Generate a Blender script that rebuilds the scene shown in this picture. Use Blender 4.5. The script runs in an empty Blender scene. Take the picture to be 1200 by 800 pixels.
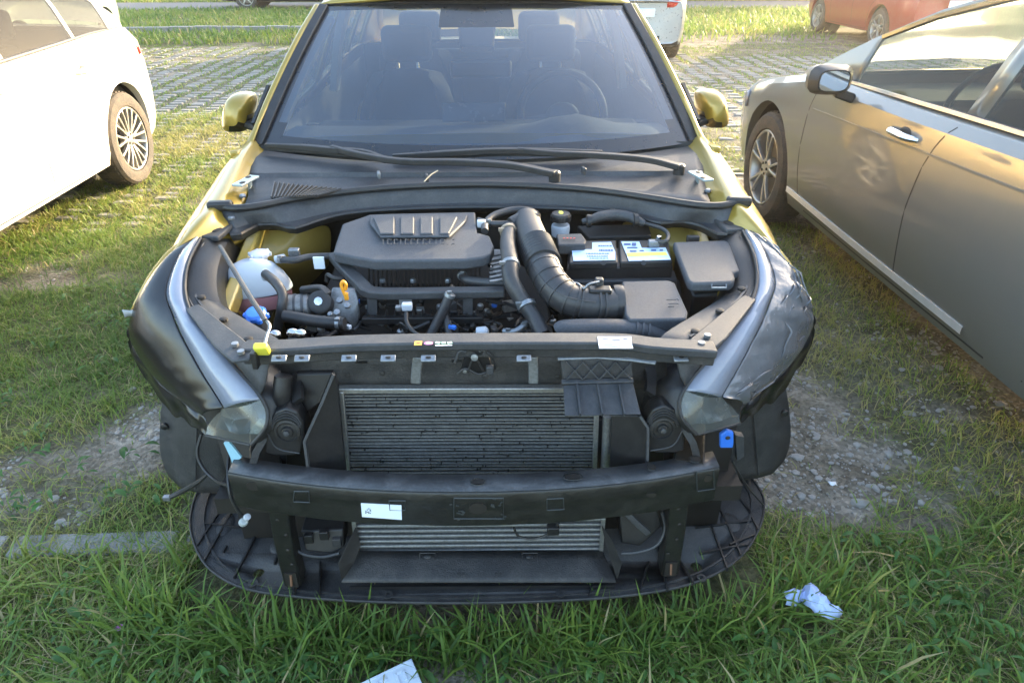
import bpy, bmesh, math, random
import numpy as np
from mathutils import Vector, Matrix

random.seed(7)
rng = np.random.default_rng(11)
SC = bpy.context.scene
COL = SC.collection
PI = math.pi
R = math.radians

# ------------------------------------------------------------------ camera
CX, CY, CH = 0.03, -1.10, 1.54
PITCH, YAW, FPX = R(30), R(2.1), 800.0
cam = bpy.data.cameras.new('camera')
cam_o = bpy.data.objects.new('camera', cam)
COL.objects.link(cam_o)
cam_o.location = (CX, CY, CH)
cam_o.rotation_euler = (R(90) - PITCH, 0, -YAW)
cam.sensor_width = 36.0
cam.lens = 36.0 * FPX / 1200.0
cam.clip_start = 0.02
cam.clip_end = 500
SC.camera = cam_o

# ------------------------------------------------------------------ world, sun, exposure
SUN_EL, SUN_ROT = R(13.5), R(47.0)
world = bpy.data.worlds.new('World')
SC.world = world
world.use_nodes = True
wn = world.node_tree.nodes
sky = wn.new('ShaderNodeTexSky')
sky.sky_type = 'NISHITA'
sky.sun_disc = False
sky.sun_elevation = SUN_EL
sky.sun_rotation = SUN_ROT
sky.air_density = 1.0
sky.dust_density = 3.0
sky.ozone_density = 0.7
world.node_tree.links.new(sky.outputs[0], wn['Background'].inputs[0])
wn['Background'].inputs[1].default_value = 0.15
sun = bpy.data.lights.new('sun', 'SUN')
sun.energy = 2.3
sun.angle = R(0.6)
sun.color = (1.0, 0.80, 0.52)
sun_o = bpy.data.objects.new('sun', sun)
COL.objects.link(sun_o)
SUND = Vector((math.sin(SUN_ROT) * math.cos(SUN_EL), math.cos(SUN_ROT) * math.cos(SUN_EL), math.sin(SUN_EL)))
sun_o.rotation_euler = SUND.to_track_quat('Z', 'Y').to_euler()
sun_o.location = (20, 15, 12)
vs = SC.view_settings
vs.view_transform = 'Standard'
vs.look = 'None'
vs.gamma = 1.0
vs.exposure = 3.05
vs.use_curve_mapping = False
SC.cycles.use_denoising = True
SC.cycles.max_bounces = 8
SC.cycles.transparent_max_bounces = 16
SC.cycles.sample_clamp_indirect = 6.0
SC.cycles.caustics_reflective = False
SC.cycles.caustics_refractive = False

# ------------------------------------------------------------------ measuring: pixel of the photograph -> point of the place
_f = Vector((math.sin(YAW) * math.cos(PITCH), math.cos(YAW) * math.cos(PITCH), -math.sin(PITCH)))
_r = Vector((math.cos(YAW), -math.sin(YAW), 0))
_u = Vector((math.sin(YAW) * math.sin(PITCH), math.cos(YAW) * math.sin(PITCH), math.cos(PITCH)))
_c = Vector((CX, CY, CH))

def W(px, py, z=None, y=None, x=None):
    d = _f + _r * ((px - 600) / FPX) + _u * ((400 - py) / FPX)
    t = (z - CH) / d.z if z is not None else ((y - CY) / d.y if y is not None else (x - CX) / d.x)
    return _c + d * t

def WZ(l):
    return [W(p[0], p[1], z=p[2]) for p in l]

def WY(l):
    return [W(p[0], p[1], y=p[2]) for p in l]

def mir(pts):
    return [Vector((-p[0] - 0.012, p[1], p[2])) for p in pts]

# ------------------------------------------------------------------ materials
MATS = {}

def _n(t, kind, **kw):
    n = t.nodes.new(kind)
    for k, v in kw.items():
        setattr(n, k, v)
    return n

def pbr(name, col, rough=0.5, metal=0.0, var=0.18, scale=30.0, bump=0.0, bscale=300.0, coat=0.0, dust=0.0,
        dustcol=(0.30, 0.26, 0.21), dscale=9.0, spec=0.5, trans=0.0, rvar=0.12, sss=0.0):
    if name in MATS:
        return MATS[name]
    m = bpy.data.materials.new(name)
    m.use_nodes = True
    t = m.node_tree
    b = t.nodes['Principled BSDF']
    L = t.links.new
    tc = _n(t, 'ShaderNodeTexCoord')
    nz = _n(t, 'ShaderNodeTexNoise')
    nz.inputs['Scale'].default_value = scale
    nz.inputs['Detail'].default_value = 5
    nz.inputs['Roughness'].default_value = 0.65
    L(tc.outputs['Object'], nz.inputs['Vector'])
    mx = _n(t, 'ShaderNodeMix', data_type='RGBA')
    mx.inputs[6].default_value = (*[c * (1 - var) for c in col], 1)
    mx.inputs[7].default_value = (*[min(1, c * (1 + var)) for c in col], 1)
    L(nz.outputs[0], mx.inputs[0])
    out = mx.outputs[2]
    rr = _n(t, 'ShaderNodeMapRange')
    rr.inputs[3].default_value = max(0.02, rough - rvar)
    rr.inputs[4].default_value = min(1, rough + rvar)
    rsrc = nz.outputs[0]
    if dust > 0:
        n2 = _n(t, 'ShaderNodeTexNoise')
        n2.inputs['Scale'].default_value = dscale
        n2.inputs['Detail'].default_value = 8
        n2.inputs['Roughness'].default_value = 0.7
        n2.inputs['Distortion'].default_value = 0.6
        L(tc.outputs['Object'], n2.inputs['Vector'])
        rp = _n(t, 'ShaderNodeMapRange')
        rp.inputs[1].default_value = 0.44
        rp.inputs[2].default_value = 0.74
        rp.inputs[3].default_value = dust * 0.2
        rp.inputs[4].default_value = dust
        L(n2.outputs[0], rp.inputs[0])
        m2 = _n(t, 'ShaderNodeMix', data_type='RGBA')
        m2.inputs[7].default_value = (*dustcol, 1)
        L(rp.outputs[0], m2.inputs[0])
        L(out, m2.inputs[6])
        out = m2.outputs[2]
        rsrc = n2.outputs[0]
    if dust > 0.3:                                          # fine speckle of grit on grimy surfaces
        n5 = _n(t, 'ShaderNodeTexNoise')
        n5.inputs['Scale'].default_value = 170
        n5.inputs['Detail'].default_value = 3
        L(tc.outputs['Object'], n5.inputs['Vector'])
        r5 = _n(t, 'ShaderNodeMapRange')
        r5.inputs[1].default_value = 0.35
        r5.inputs[2].default_value = 0.70
        r5.inputs[3].default_value = 0.86
        r5.inputs[4].default_value = 1.18
        L(n5.outputs[0], r5.inputs[0])
        m5 = _n(t, 'ShaderNodeMix', data_type='RGBA', blend_type='MULTIPLY')
        m5.inputs[0].default_value = 1.0
        L(out, m5.inputs[6])
        L(r5.outputs[0], m5.inputs[7])
        out = m5.outputs[2]
    L(rsrc, rr.inputs[0])
    L(rr.outputs[0], b.inputs['Roughness'])
    L(out, b.inputs['Base Color'])
    b.inputs['Metallic'].default_value = metal
    b.inputs['Specular IOR Level'].default_value = spec
    b.inputs['Coat Weight'].default_value = coat
    b.inputs['Coat Roughness'].default_value = 0.06
    b.inputs['Transmission Weight'].default_value = trans
    if sss:
        b.inputs['Subsurface Weight'].default_value = sss
        b.inputs['Subsurface Radius'].default_value = (0.05, 0.05, 0.05)
    if bump > 0:
        n3 = _n(t, 'ShaderNodeTexNoise')
        n3.inputs['Scale'].default_value = bscale
        n3.inputs['Detail'].default_value = 4
        L(tc.outputs['Object'], n3.inputs['Vector'])
        bp = _n(t, 'ShaderNodeBump')
        bp.inputs['Strength'].default_value = bump
        bp.inputs['Distance'].default_value = 0.01
        L(n3.outputs[0], bp.inputs['Height'])
        L(bp.outputs[0], b.inputs['Normal'])
    MATS[name] = m
    return m

def glassmat(name, tint, ior=1.5, rough=0.02, boost=1.0, film=0.0, filmcol=(0.3, 0.33, 0.36)):
    """thin automotive glass: clear (tinted) with a Fresnel reflection and, if asked, a film (dirt; on the windscreen also painted sky reflection)"""
    m = bpy.data.materials.new(name)
    m.use_nodes = True
    t = m.node_tree
    t.nodes.remove(t.nodes['Principled BSDF'])
    L = t.links.new
    out = t.nodes['Material Output']
    tr = _n(t, 'ShaderNodeBsdfTransparent')
    tr.inputs[0].default_value = (*tint, 1)
    gl = _n(t, 'ShaderNodeBsdfGlossy')
    gl.inputs['Roughness'].default_value = rough
    fr = _n(t, 'ShaderNodeFresnel')
    fr.inputs[0].default_value = ior
    ml = _n(t, 'ShaderNodeMath', operation='MULTIPLY', use_clamp=True)
    ml.inputs[1].default_value = boost
    L(fr.outputs[0], ml.inputs[0])
    src = tr.outputs[0]
    if film > 0:
        tc = _n(t, 'ShaderNodeTexCoord')
        nz = _n(t, 'ShaderNodeTexNoise')
        nz.inputs['Scale'].default_value = 5
        nz.inputs['Detail'].default_value = 9
        nz.inputs['Roughness'].default_value = 0.7
        L(tc.outputs['Object'], nz.inputs['Vector'])
        mr = _n(t, 'ShaderNodeMapRange')
        mr.inputs[1].default_value = 0.35
        mr.inputs[2].default_value = 0.7
        mr.inputs[3].default_value = film * 0.5
        mr.inputs[4].default_value = film
        L(nz.outputs[0], mr.inputs[0])
        df = _n(t, 'ShaderNodeBsdfDiffuse')
        df.inputs[0].default_value = (*filmcol, 1)
        m1 = _n(t, 'ShaderNodeMixShader')
        L(mr.outputs[0], m1.inputs[0])
        L(src, m1.inputs[1])
        L(df.outputs[0], m1.inputs[2])
        src = m1.outputs[0]
    mix = _n(t, 'ShaderNodeMixShader')
    L(ml.outputs[0], mix.inputs[0])
    L(src, mix.inputs[1])
    L(gl.outputs[0], mix.inputs[2])
    L(mix.outputs[0], out.inputs[0])
    MATS[name] = m
    return m

GOLD = pbr('gold_paint', (0.33, 0.225, 0.028), 0.36, metal=0.4, var=0.08, scale=18, coat=0.7, dust=0.10)
GOLDIN = pbr('gold_primer', (0.40, 0.285, 0.06), 0.42, metal=0.1, var=0.15, scale=14, dust=0.28, dustcol=(0.20, 0.15, 0.08), coat=0.4)
PLAS = pbr('grey_plastic', (0.027, 0.030, 0.035), 0.5, var=0.35, bump=0.2, bscale=500, dust=0.55, dustcol=(0.10, 0.098, 0.095), dscale=16)
PLASB = pbr('black_plastic', (0.010, 0.0105, 0.012), 0.42, var=0.4, bump=0.15, bscale=500, dust=0.45, dustcol=(0.038, 0.035, 0.031), dscale=18)
PLASD = pbr('dirty_plastic', (0.017, 0.018, 0.020), 0.55, var=0.4, bump=0.3, bscale=300, dust=0.85, dustcol=(0.070, 0.066, 0.062), dscale=13)
COVER = pbr('engine_cover_plastic', (0.044, 0.051, 0.063), 0.5, var=0.15, bump=0.35, bscale=800, dust=0.35, dustcol=(0.11, 0.11, 0.11), dscale=20)
DARK = pbr('engine_dark', (0.009, 0.008, 0.007), 0.6, var=0.5, dust=0.5, dustcol=(0.035, 0.028, 0.022))
RUB = pbr('rubber', (0.013, 0.013, 0.014), 0.48, var=0.3, dust=0.4, dustcol=(0.06, 0.058, 0.056), dscale=20)
HOSE = pbr('hose_rubber', (0.026, 0.027, 0.030), 0.45, var=0.25, dust=0.45, dustcol=(0.085, 0.08, 0.076), dscale=22)
TYRE = pbr('tyre_rubber', (0.03, 0.029, 0.028), 0.8, var=0.3, bump=0.5, bscale=120, dust=0.7, dustcol=(0.16, 0.12, 0.085))
ALU = pbr('aluminium', (0.42, 0.42, 0.41), 0.42, metal=0.85, var=0.25, dust=0.45, dustcol=(0.16, 0.15, 0.14))
FIN = pbr('cooler_fin', (0.26, 0.265, 0.26), 0.45, metal=0.5, var=0.3, scale=60, dust=0.55, dustcol=(0.10, 0.095, 0.085), dscale=22)
STEEL = pbr('zinc_steel', (0.26, 0.28, 0.30), 0.4, metal=0.7, var=0.25, dust=0.5, dustcol=(0.17, 0.16, 0.15))
BEAM = pbr('black_steel', (0.007, 0.0075, 0.007), 0.38, metal=0.0, var=0.5, scale=22, dust=0.6, dustcol=(0.030, 0.030, 0.026), dscale=18, bump=0.15, bscale=60)
BEAMTOP = pbr('scuffed_steel', (0.022, 0.024, 0.027), 0.42, var=0.5, scale=26, dust=0.9, dustcol=(0.105, 0.11, 0.115), dscale=15)
CHROME = pbr('chrome', (0.62, 0.63, 0.65), 0.2, metal=1.0, var=0.05, rvar=0.04)
RIM = pbr('alloy_rim', (0.40, 0.385, 0.36), 0.36, metal=0.7, var=0.1, dust=0.25)
SILV = pbr('lens_strip', (0.20, 0.225, 0.285), 0.20, metal=0.0, var=0.25, scale=7, dust=0.28, dustcol=(0.36, 0.35, 0.34), dscale=9, coat=0.5, bump=0.2, bscale=12)
FILM = pbr('black_film', (0.005, 0.0055, 0.0065), 0.24, var=0.2, rvar=0.05, spec=0.5, bump=0.12, bscale=14)
FILMC = pbr('crumpled_film', (0.10, 0.102, 0.11), 0.24, var=0.25, rvar=0.1, spec=0.9, bump=0.6, bscale=16)  # same black film; its sky sheen is put into the grey base
WHITEP = pbr('white_paint', (0.72, 0.72, 0.70), 0.3, var=0.03, coat=0.7)
GREYP = pbr('grey_paint', (0.13, 0.133, 0.124), 0.40, metal=0.05, var=0.06, scale=8, coat=0.9, dust=0.12, dustcol=(0.30, 0.27, 0.22), dscale=2, rvar=0.05)
GREENP = pbr('pale_green_paint', (0.28, 0.36, 0.30), 0.35, metal=0.2, var=0.05, coat=0.6)
SILVP = pbr('silver_paint', (0.30, 0.32, 0.35), 0.3, metal=0.5, var=0.05, coat=0.8)
REDP = pbr('red_paint', (0.30, 0.008, 0.012), 0.32, metal=0.1, var=0.06, coat=0.8, dust=0.15)
NAVYP = pbr('navy_paint', (0.02, 0.022, 0.03), 0.3, metal=0.3, var=0.1, coat=0.8)
WHITEPL = pbr('white_plastic', (0.50, 0.53, 0.57), 0.45, var=0.08, scale=12, sss=0.2)
PINK = pbr('pink_coolant', (0.66, 0.30, 0.31), 0.4, var=0.1, sss=0.2)
BLUE = pbr('blue_plastic', (0.03, 0.16, 0.62), 0.42, var=0.1)
CYAN = pbr('pale_blue_plastic', (0.30, 0.55, 0.66), 0.5, var=0.1)
YEL = pbr('yellow_plastic', (0.72, 0.66, 0.06), 0.45, var=0.12)
ORG = pbr('orange_plastic', (0.80, 0.33, 0.02), 0.42, var=0.1)
PAPER = pbr('label_paper', (0.72, 0.78, 0.84), 0.6, var=0.06)
BATL = pbr('battery_label', (0.45, 0.60, 0.80), 0.45, var=0.08, scale=8)
INK = pbr('ink', (0.02, 0.025, 0.035), 0.6)
INKR = pbr('red_ink', (0.5, 0.05, 0.04), 0.6)
INKY = pbr('yellow_ink', (0.75, 0.68, 0.12), 0.6)
INKO = pbr('orange_sticker', (0.85, 0.36, 0.06), 0.55)
INKP = pbr('pink_sticker', (0.60, 0.20, 0.42), 0.55)
INKG = pbr('mint_sticker', (0.40, 0.68, 0.56), 0.55)
TISSUE = pbr('blue_tissue', (0.42, 0.52, 0.82), 0.8, var=0.08, bump=0.3, bscale=200)
PLATE = pbr('plate_sheet', (0.52, 0.60, 0.70), 0.35, var=0.08, metal=0.1)
SEAT = pbr('seat_cloth', (0.030, 0.031, 0.034), 0.85, var=0.25, bump=0.2, bscale=500)
TRIM = pbr('cabin_trim', (0.035, 0.037, 0.040), 0.7, var=0.2)
LINING = pbr('pale_lining', (0.34, 0.34, 0.33), 0.85, var=0.08)
REDL = pbr('tail_lamp_red', (0.55, 0.02, 0.015), 0.15, var=0.1, coat=1)
GLASS = glassmat('windscreen_glass', (0.44, 0.50, 0.55), 1.5, 0.03, boost=2.8, film=0.12, filmcol=(0.16, 0.24, 0.38))  # blue film colour paints in sky reflection on top of the dirt
SGLASS = glassmat('side_glass', (0.42, 0.47, 0.44), 1.42, 0.02, boost=0.7)
PGLASS = glassmat('tinted_glass', (0.22, 0.23, 0.21), 1.40, 0.03, boost=0.45, film=0.03, filmcol=(0.20, 0.17, 0.13))
LENS = glassmat('lamp_lens', (0.70, 0.74, 0.73), 1.5, 0.10, boost=1.4, film=0.38, filmcol=(0.19, 0.20, 0.185))
MIRG = pbr('mirror_glass', (0.7, 0.72, 0.74), 0.05, metal=1.0, rvar=0.02, var=0.02)
FRIT = pbr('frit_black', (0.012, 0.013, 0.016), 0.30, var=0.1, coat=0.5)
CONC = pbr('concrete', (0.28, 0.262, 0.235), 0.9, var=0.25, scale=35, bump=0.6, bscale=160, dust=0.5, dustcol=(0.20, 0.18, 0.145), dscale=6)
KERB = pbr('kerb_concrete', (0.27, 0.268, 0.258), 0.9, var=0.3, scale=60, bump=0.8, bscale=180, dust=0.4, dustcol=(0.22, 0.21, 0.18), dscale=8)
STONE = pbr('stone', (0.30, 0.28, 0.255), 0.9, var=0.35, scale=20)
WALLM = pbr('render_wall', (0.45, 0.41, 0.35), 0.9, var=0.1, scale=2)
ROOFM = pbr('roof_tile', (0.22, 0.09, 0.06), 0.8, var=0.2)

# ------------------------------------------------------------------ mesh helpers
def V(*a):
    return Vector(a)

def catmull(pts, n):
    pts = [Vector(p) for p in pts]
    if len(pts) < 3 or n <= 1:
        return pts
    P = [pts[0] * 2 - pts[1]] + pts + [pts[-1] * 2 - pts[-2]]
    out = []
    for i in range(1, len(P) - 2):
        a, b, c, d = P[i - 1], P[i], P[i + 1], P[i + 2]
        for k in range(n):
            t = k / n
            out.append(0.5 * ((2 * b) + (c - a) * t + (2 * a - 5 * b + 4 * c - d) * t * t + (3 * b - a - 3 * c + d) * t ** 3))
    out.append(P[-2])
    return out

def lerp_list(vals, n):
    if not isinstance(vals, (list, tuple)):
        return [vals] * n
    out = []
    for i in range(n):
        f = i / max(1, n - 1) * (len(vals) - 1)
        k = min(int(f), len(vals) - 2)
        out.append(vals[k] + (vals[k + 1] - vals[k]) * (f - k))
    return out

def lerp1(x, xs, ys):
    return float(np.interp(x, xs, ys))

class MB:
    def __init__(s):
        s.v, s.f = [], []
    def add(s, vs, fs):
        o = len(s.v)
        s.v += [tuple(p) for p in vs]
        s.f += [tuple(i + o for i in f) for f in fs]
        return s
    def tube(s, pts, r, n=10, sm=5, caps=True, rings=None):
        pts = catmull(pts, sm)
        rs = lerp_list(r, len(pts))
        vs, fs = [], []
        t0 = (pts[1] - pts[0]).normalized()
        ref = Vector((0, 0, 1)) if abs(t0.z) < 0.9 else Vector((1, 0, 0))
        nrm = t0.cross(ref).normalized()
        for i, p in enumerate(pts):
            t = (pts[min(i + 1, len(pts) - 1)] - pts[max(i - 1, 0)]).normalized()
            nrm = (nrm - t * nrm.dot(t)).normalized()
            b = t.cross(nrm)
            for k in range(n):
                a = 2 * PI * k / n
                vs.append(p + (nrm * math.cos(a) + b * math.sin(a)) * rs[i])
        for i in range(len(pts) - 1):
            for k in range(n):
                k2 = (k + 1) % n
                fs.append((i * n + k, i * n + k2, (i + 1) * n + k2, (i + 1) * n + k))
        if caps:
            fs.append(tuple(range(n - 1, -1, -1)))
            fs.append(tuple((len(pts) - 1) * n + k for k in range(n)))
        return s.add(vs, fs)
    def corr(s, pts, r, n=14, k=10, amp=0.1, per=2):
        """corrugated hose: radius ripples along the length"""
        q = catmull(pts, k)
        rr = lerp_list(r, len(q))
        rr = [x * (1 + amp * (1 if (i % (2 * per)) < per else -1)) for i, x in enumerate(rr)]
        return s.tube(q, rr, n=n, sm=1)
    def bar(s, pts, w, h, up=(0, 0, 1), sm=4):
        pts = catmull(pts, sm)
        up = Vector(up)
        ws, hs = lerp_list(w, len(pts)), lerp_list(h, len(pts))
        vs, fs = [], []
        for i, p in enumerate(pts):
            t = (pts[min(i + 1, len(pts) - 1)] - pts[max(i - 1, 0)]).normalized()
            sd = t.cross(up).normalized()
            uu = sd.cross(t).normalized()
            for a, b in ((-1, -1), (1, -1), (1, 1), (-1, 1)):
                vs.append(p + sd * (a * ws[i] / 2) + uu * (b * hs[i] / 2))
        for i in range(len(pts) - 1):
            for k in range(4):
                k2 = (k + 1) % 4
                fs.append((i * 4 + k, i * 4 + k2, (i + 1) * 4 + k2, (i + 1) * 4 + k))
        e = (len(pts) - 1) * 4
        fs += [(3, 2, 1, 0), (e, e + 1, e + 2, e + 3)]
        return s.add(vs, fs)
    def box(s, c, size, rot=None):
        c = Vector(c)
        vs = []
        for z in (-.5, .5):
            for x, y in ((-.5, -.5), (.5, -.5), (.5, .5), (-.5, .5)):
                q = Vector((x * size[0], y * size[1], z * size[2]))
                vs.append(c + (rot @ q if rot else q))
        return s.add(vs, [(3, 2, 1, 0), (4, 5, 6, 7), (0, 1, 5, 4), (1, 2, 6, 5), (2, 3, 7, 6), (3, 0, 4, 7)])
    def prism(s, top, off):
        top = [Vector(p) for p in top]
        off = Vector(off)
        n = len(top)
        vs = top + [p + off for p in top]
        fs = [tuple(range(n)), tuple(range(2 * n - 1, n - 1, -1))]
        fs += [((i + 1) % n, i, n + i, n + (i + 1) % n) for i in range(n)]
        return s.add(vs, fs)
    def grid(s, rows):
        m = len(rows[0])
        vs = [p for r_ in rows for p in r_]
        fs = [(i * m + j, i * m + j + 1, (i + 1) * m + j + 1, (i + 1) * m + j) for i in range(len(rows) - 1) for j in range(m - 1)]
        return s.add(vs, fs)
    def lathe(s, prof, c, axis=(0, 0, 1), n=20, capends=True):
        c = Vector(c)
        ax = Vector(axis).normalized()
        a = ax.orthogonal().normalized()
        b = ax.cross(a)
        vs, fs = [], []
        for r_, h in prof:
            for k in range(n):
                t = 2 * PI * k / n
                vs.append(c + ax * h + (a * math.cos(t) + b * math.sin(t)) * r_)
        for i in range(len(prof) - 1):
            for k in range(n):
                k2 = (k + 1) % n
                fs.append((i * n + k, i * n + k2, (i + 1) * n + k2, (i + 1) * n + k))
        if capends:
            fs.append(tuple(range(n - 1, -1, -1)))
            fs.append(tuple((len(prof) - 1) * n + k for k in range(n)))
        return s.add(vs, fs)
    def ell(s, c, rad, n=16, m=10, p=1.0):
        vs, fs = [], []
        for i in range(m + 1):
            t = PI * i / m
            for k in range(n):
                a = 2 * PI * k / n
                vs.append((c[0] + rad[0] * math.sin(t) ** p * math.cos(a), c[1] + rad[1] * math.sin(t) ** p * math.sin(a), c[2] + rad[2] * math.cos(t)))
        for i in range(m):
            for k in range(n):
                k2 = (k + 1) % n
                fs.append((i * n + k, (i + 1) * n + k, (i + 1) * n + k2, i * n + k2))
        return s.add(vs, fs)
    def build(s, name, mat, parent=None, bevel=0, solid=0, sub=0, smooth=True, ang=35, segs=2):
        me = bpy.data.meshes.new(name)
        me.from_pydata(s.v, [], s.f)
        me.validate()
        bm = bmesh.new()
        bm.from_mesh(me)
        bmesh.ops.recalc_face_normals(bm, faces=bm.faces)
        bm.to_mesh(me)
        bm.free()
        me.materials.append(mat)
        if smooth:
            me.polygons.foreach_set('use_smooth', [True] * len(me.polygons))
            if not sub:
                me.set_sharp_from_angle(angle=R(ang))
        o = bpy.data.objects.new(name, me)
        COL.objects.link(o)
        if solid:
            md = o.modifiers.new('solidify', 'SOLIDIFY')
            md.thickness = solid
            md.offset = -1
        if sub:
            md = o.modifiers.new('subdivision', 'SUBSURF')
            md.levels = md.render_levels = sub
        if bevel:
            md = o.modifiers.new('bevel', 'BEVEL')
            md.width = bevel
            md.segments = segs
            md.limit_method = 'ANGLE'
            md.angle_limit = R(40)
            md.harden_normals = False
        attach(o, parent)
        return o

WORLDROOT = {}

def attach(o, parent):
    if parent is None:
        return o
    o.parent = parent
    if parent.name in WORLDROOT:           # root whose parts are given in world coordinates
        o.matrix_parent_inverse = Matrix.Translation(-WORLDROOT[parent.name])
    return o

def tag(o, label=None, cat=None, group=None, kind=None):
    for k, v in (('label', label), ('category', cat), ('group', group), ('kind', kind)):
        if v:
            o[k] = v
    return o

def thing(name, label, cat, loc=(0, 0, 0), rz=0, group=None, world=False):
    o = bpy.data.objects.new(name, None)
    COL.objects.link(o)
    o.location = loc
    o.rotation_euler = (0, 0, rz)
    o.empty_display_size = 0.2
    if world:
        WORLDROOT[o.name] = Vector(loc)
    return tag(o, label, cat, group)

def text(name, body, size, origin, xdir, ydir, mat, parent, ext=0.0004):
    cu = bpy.data.curves.new(name, 'FONT')
    cu.body = body
    cu.size = size
    cu.extrude = ext
    cu.align_x = 'CENTER'
    cu.align_y = 'CENTER'
    cu.resolution_u = 2
    cu.materials.append(mat)
    x = Vector(xdir).normalized()
    zv = x.cross(Vector(ydir)).normalized()
    y = zv.cross(x)
    M = Matrix((x, y, zv)).transposed().to_4x4()
    M.translation = Vector(origin)
    tmp = bpy.data.objects.new(name, cu)
    COL.objects.link(tmp)
    me = bpy.data.meshes.new_from_object(tmp)
    bpy.data.objects.remove(tmp)
    me.transform(M)
    o = bpy.data.objects.new(name, me)
    COL.objects.link(o)
    return attach(o, parent)

# value noise for laying out grass and dirt
class VN:
    def __init__(s, seed):
        s.t = np.random.default_rng(seed).random((128, 128))
    def __call__(s, x, y, sc):
        x = np.asarray(x) * sc + 500.3
        y = np.asarray(y) * sc + 500.7
        xi, yi = np.floor(x).astype(int), np.floor(y).astype(int)
        fx, fy = x - xi, y - yi
        fx, fy = fx * fx * (3 - 2 * fx), fy * fy * (3 - 2 * fy)
        g = lambda a, b: s.t[a % 128, b % 128]
        return (g(xi, yi) * (1 - fx) + g(xi + 1, yi) * fx) * (1 - fy) + (g(xi, yi + 1) * (1 - fx) + g(xi + 1, yi + 1) * fx) * fy
    def fbm(s, x, y, sc):
        return (s(x, y, sc) + 0.5 * s(x, y, sc * 2.1) + 0.25 * s(x, y, sc * 4.3)) / 1.75
NZ = VN(5)

# ================================================================== the setting
FOOT = [(-0.80, 0.78, 0.10, 4.15), (-4.35, -2.95, 0.5, 4.75), (2.10, 3.55, -1.2, 3.95), (-8.4, -6.6, 8.2, 12.6), (1.3, 3.0, 9.9, 14.0), (-1.7, 0.1, 9.6, 13.7), (6.95, 8.6, 11.1, 15.1)]

def under(x, y, g=0.0):
    k = np.zeros(np.shape(x), bool)
    for a, b, c, d in FOOT:
        k |= (x > a - g) & (x < b + g) & (y > c - g) & (y < d + g)
    return k

def grassmask(x, y):
    """how thickly the ground is grown over, 0..1"""
    n = NZ.fbm(x, y, 1.7)
    n2 = NZ.fbm(x + 31, y - 17, 4.0)
    m = 0.6 * n + 0.4 * n2
    g = np.clip((m - 0.40) * 6.0, 0, 1)
    near = np.clip((m - 0.47) * 8.0, 0, 1)                      # gravelly strips beside the car
    g = np.where((y > 0.46) & (y < 1.25) & (x < 0), np.clip((m - 0.43) * 7, 0.03, 0.95), g)
    g = np.where((y > 0.50) & (y < 3.4) & (x > 0), np.clip((m - 0.42) * 5, 0.04, 0.6), g)
    g = np.where((y > 1.25) & (y < 2.9) & (x < 0), np.clip((m - 0.20) * 4, 0.08, 1), g)
    g = np.where((y >= 2.9) & (y < 6.6) & (x < 0), np.clip((m - 0.17) * 4.5, 0.12, 1), g)
    g = np.where(y < 0.36, np.clip((m - 0.16) * 3.0, 0.2, 1), g)
    g = np.where((y > 6.6) & (y < 12.5), np.clip((m - 0.30) * 3, 0.1, 0.8), g)
    g = np.where(y > 12.5, np.clip((m - 0.2) * 4, 0.2, 1), g)
    g = np.where((y > 12.4) & (y < 13.8) & (x > 3), g * 0.25, g)
    g = np.where((y > 20.5) & (y < 23.4), 0, g)
    g = np.where((y > 0.355) & (y < 0.455) & (x < -.6), np.where(NZ.fbm(x, y, 3.0) > .46, .8, .16), g)
    return g

def relief(x, y):
    return (NZ.fbm(x, y, 2.3) - 0.5) * 0.035 + (NZ.fbm(x + 9, y + 4, 9.0) - 0.5) * 0.014

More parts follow.
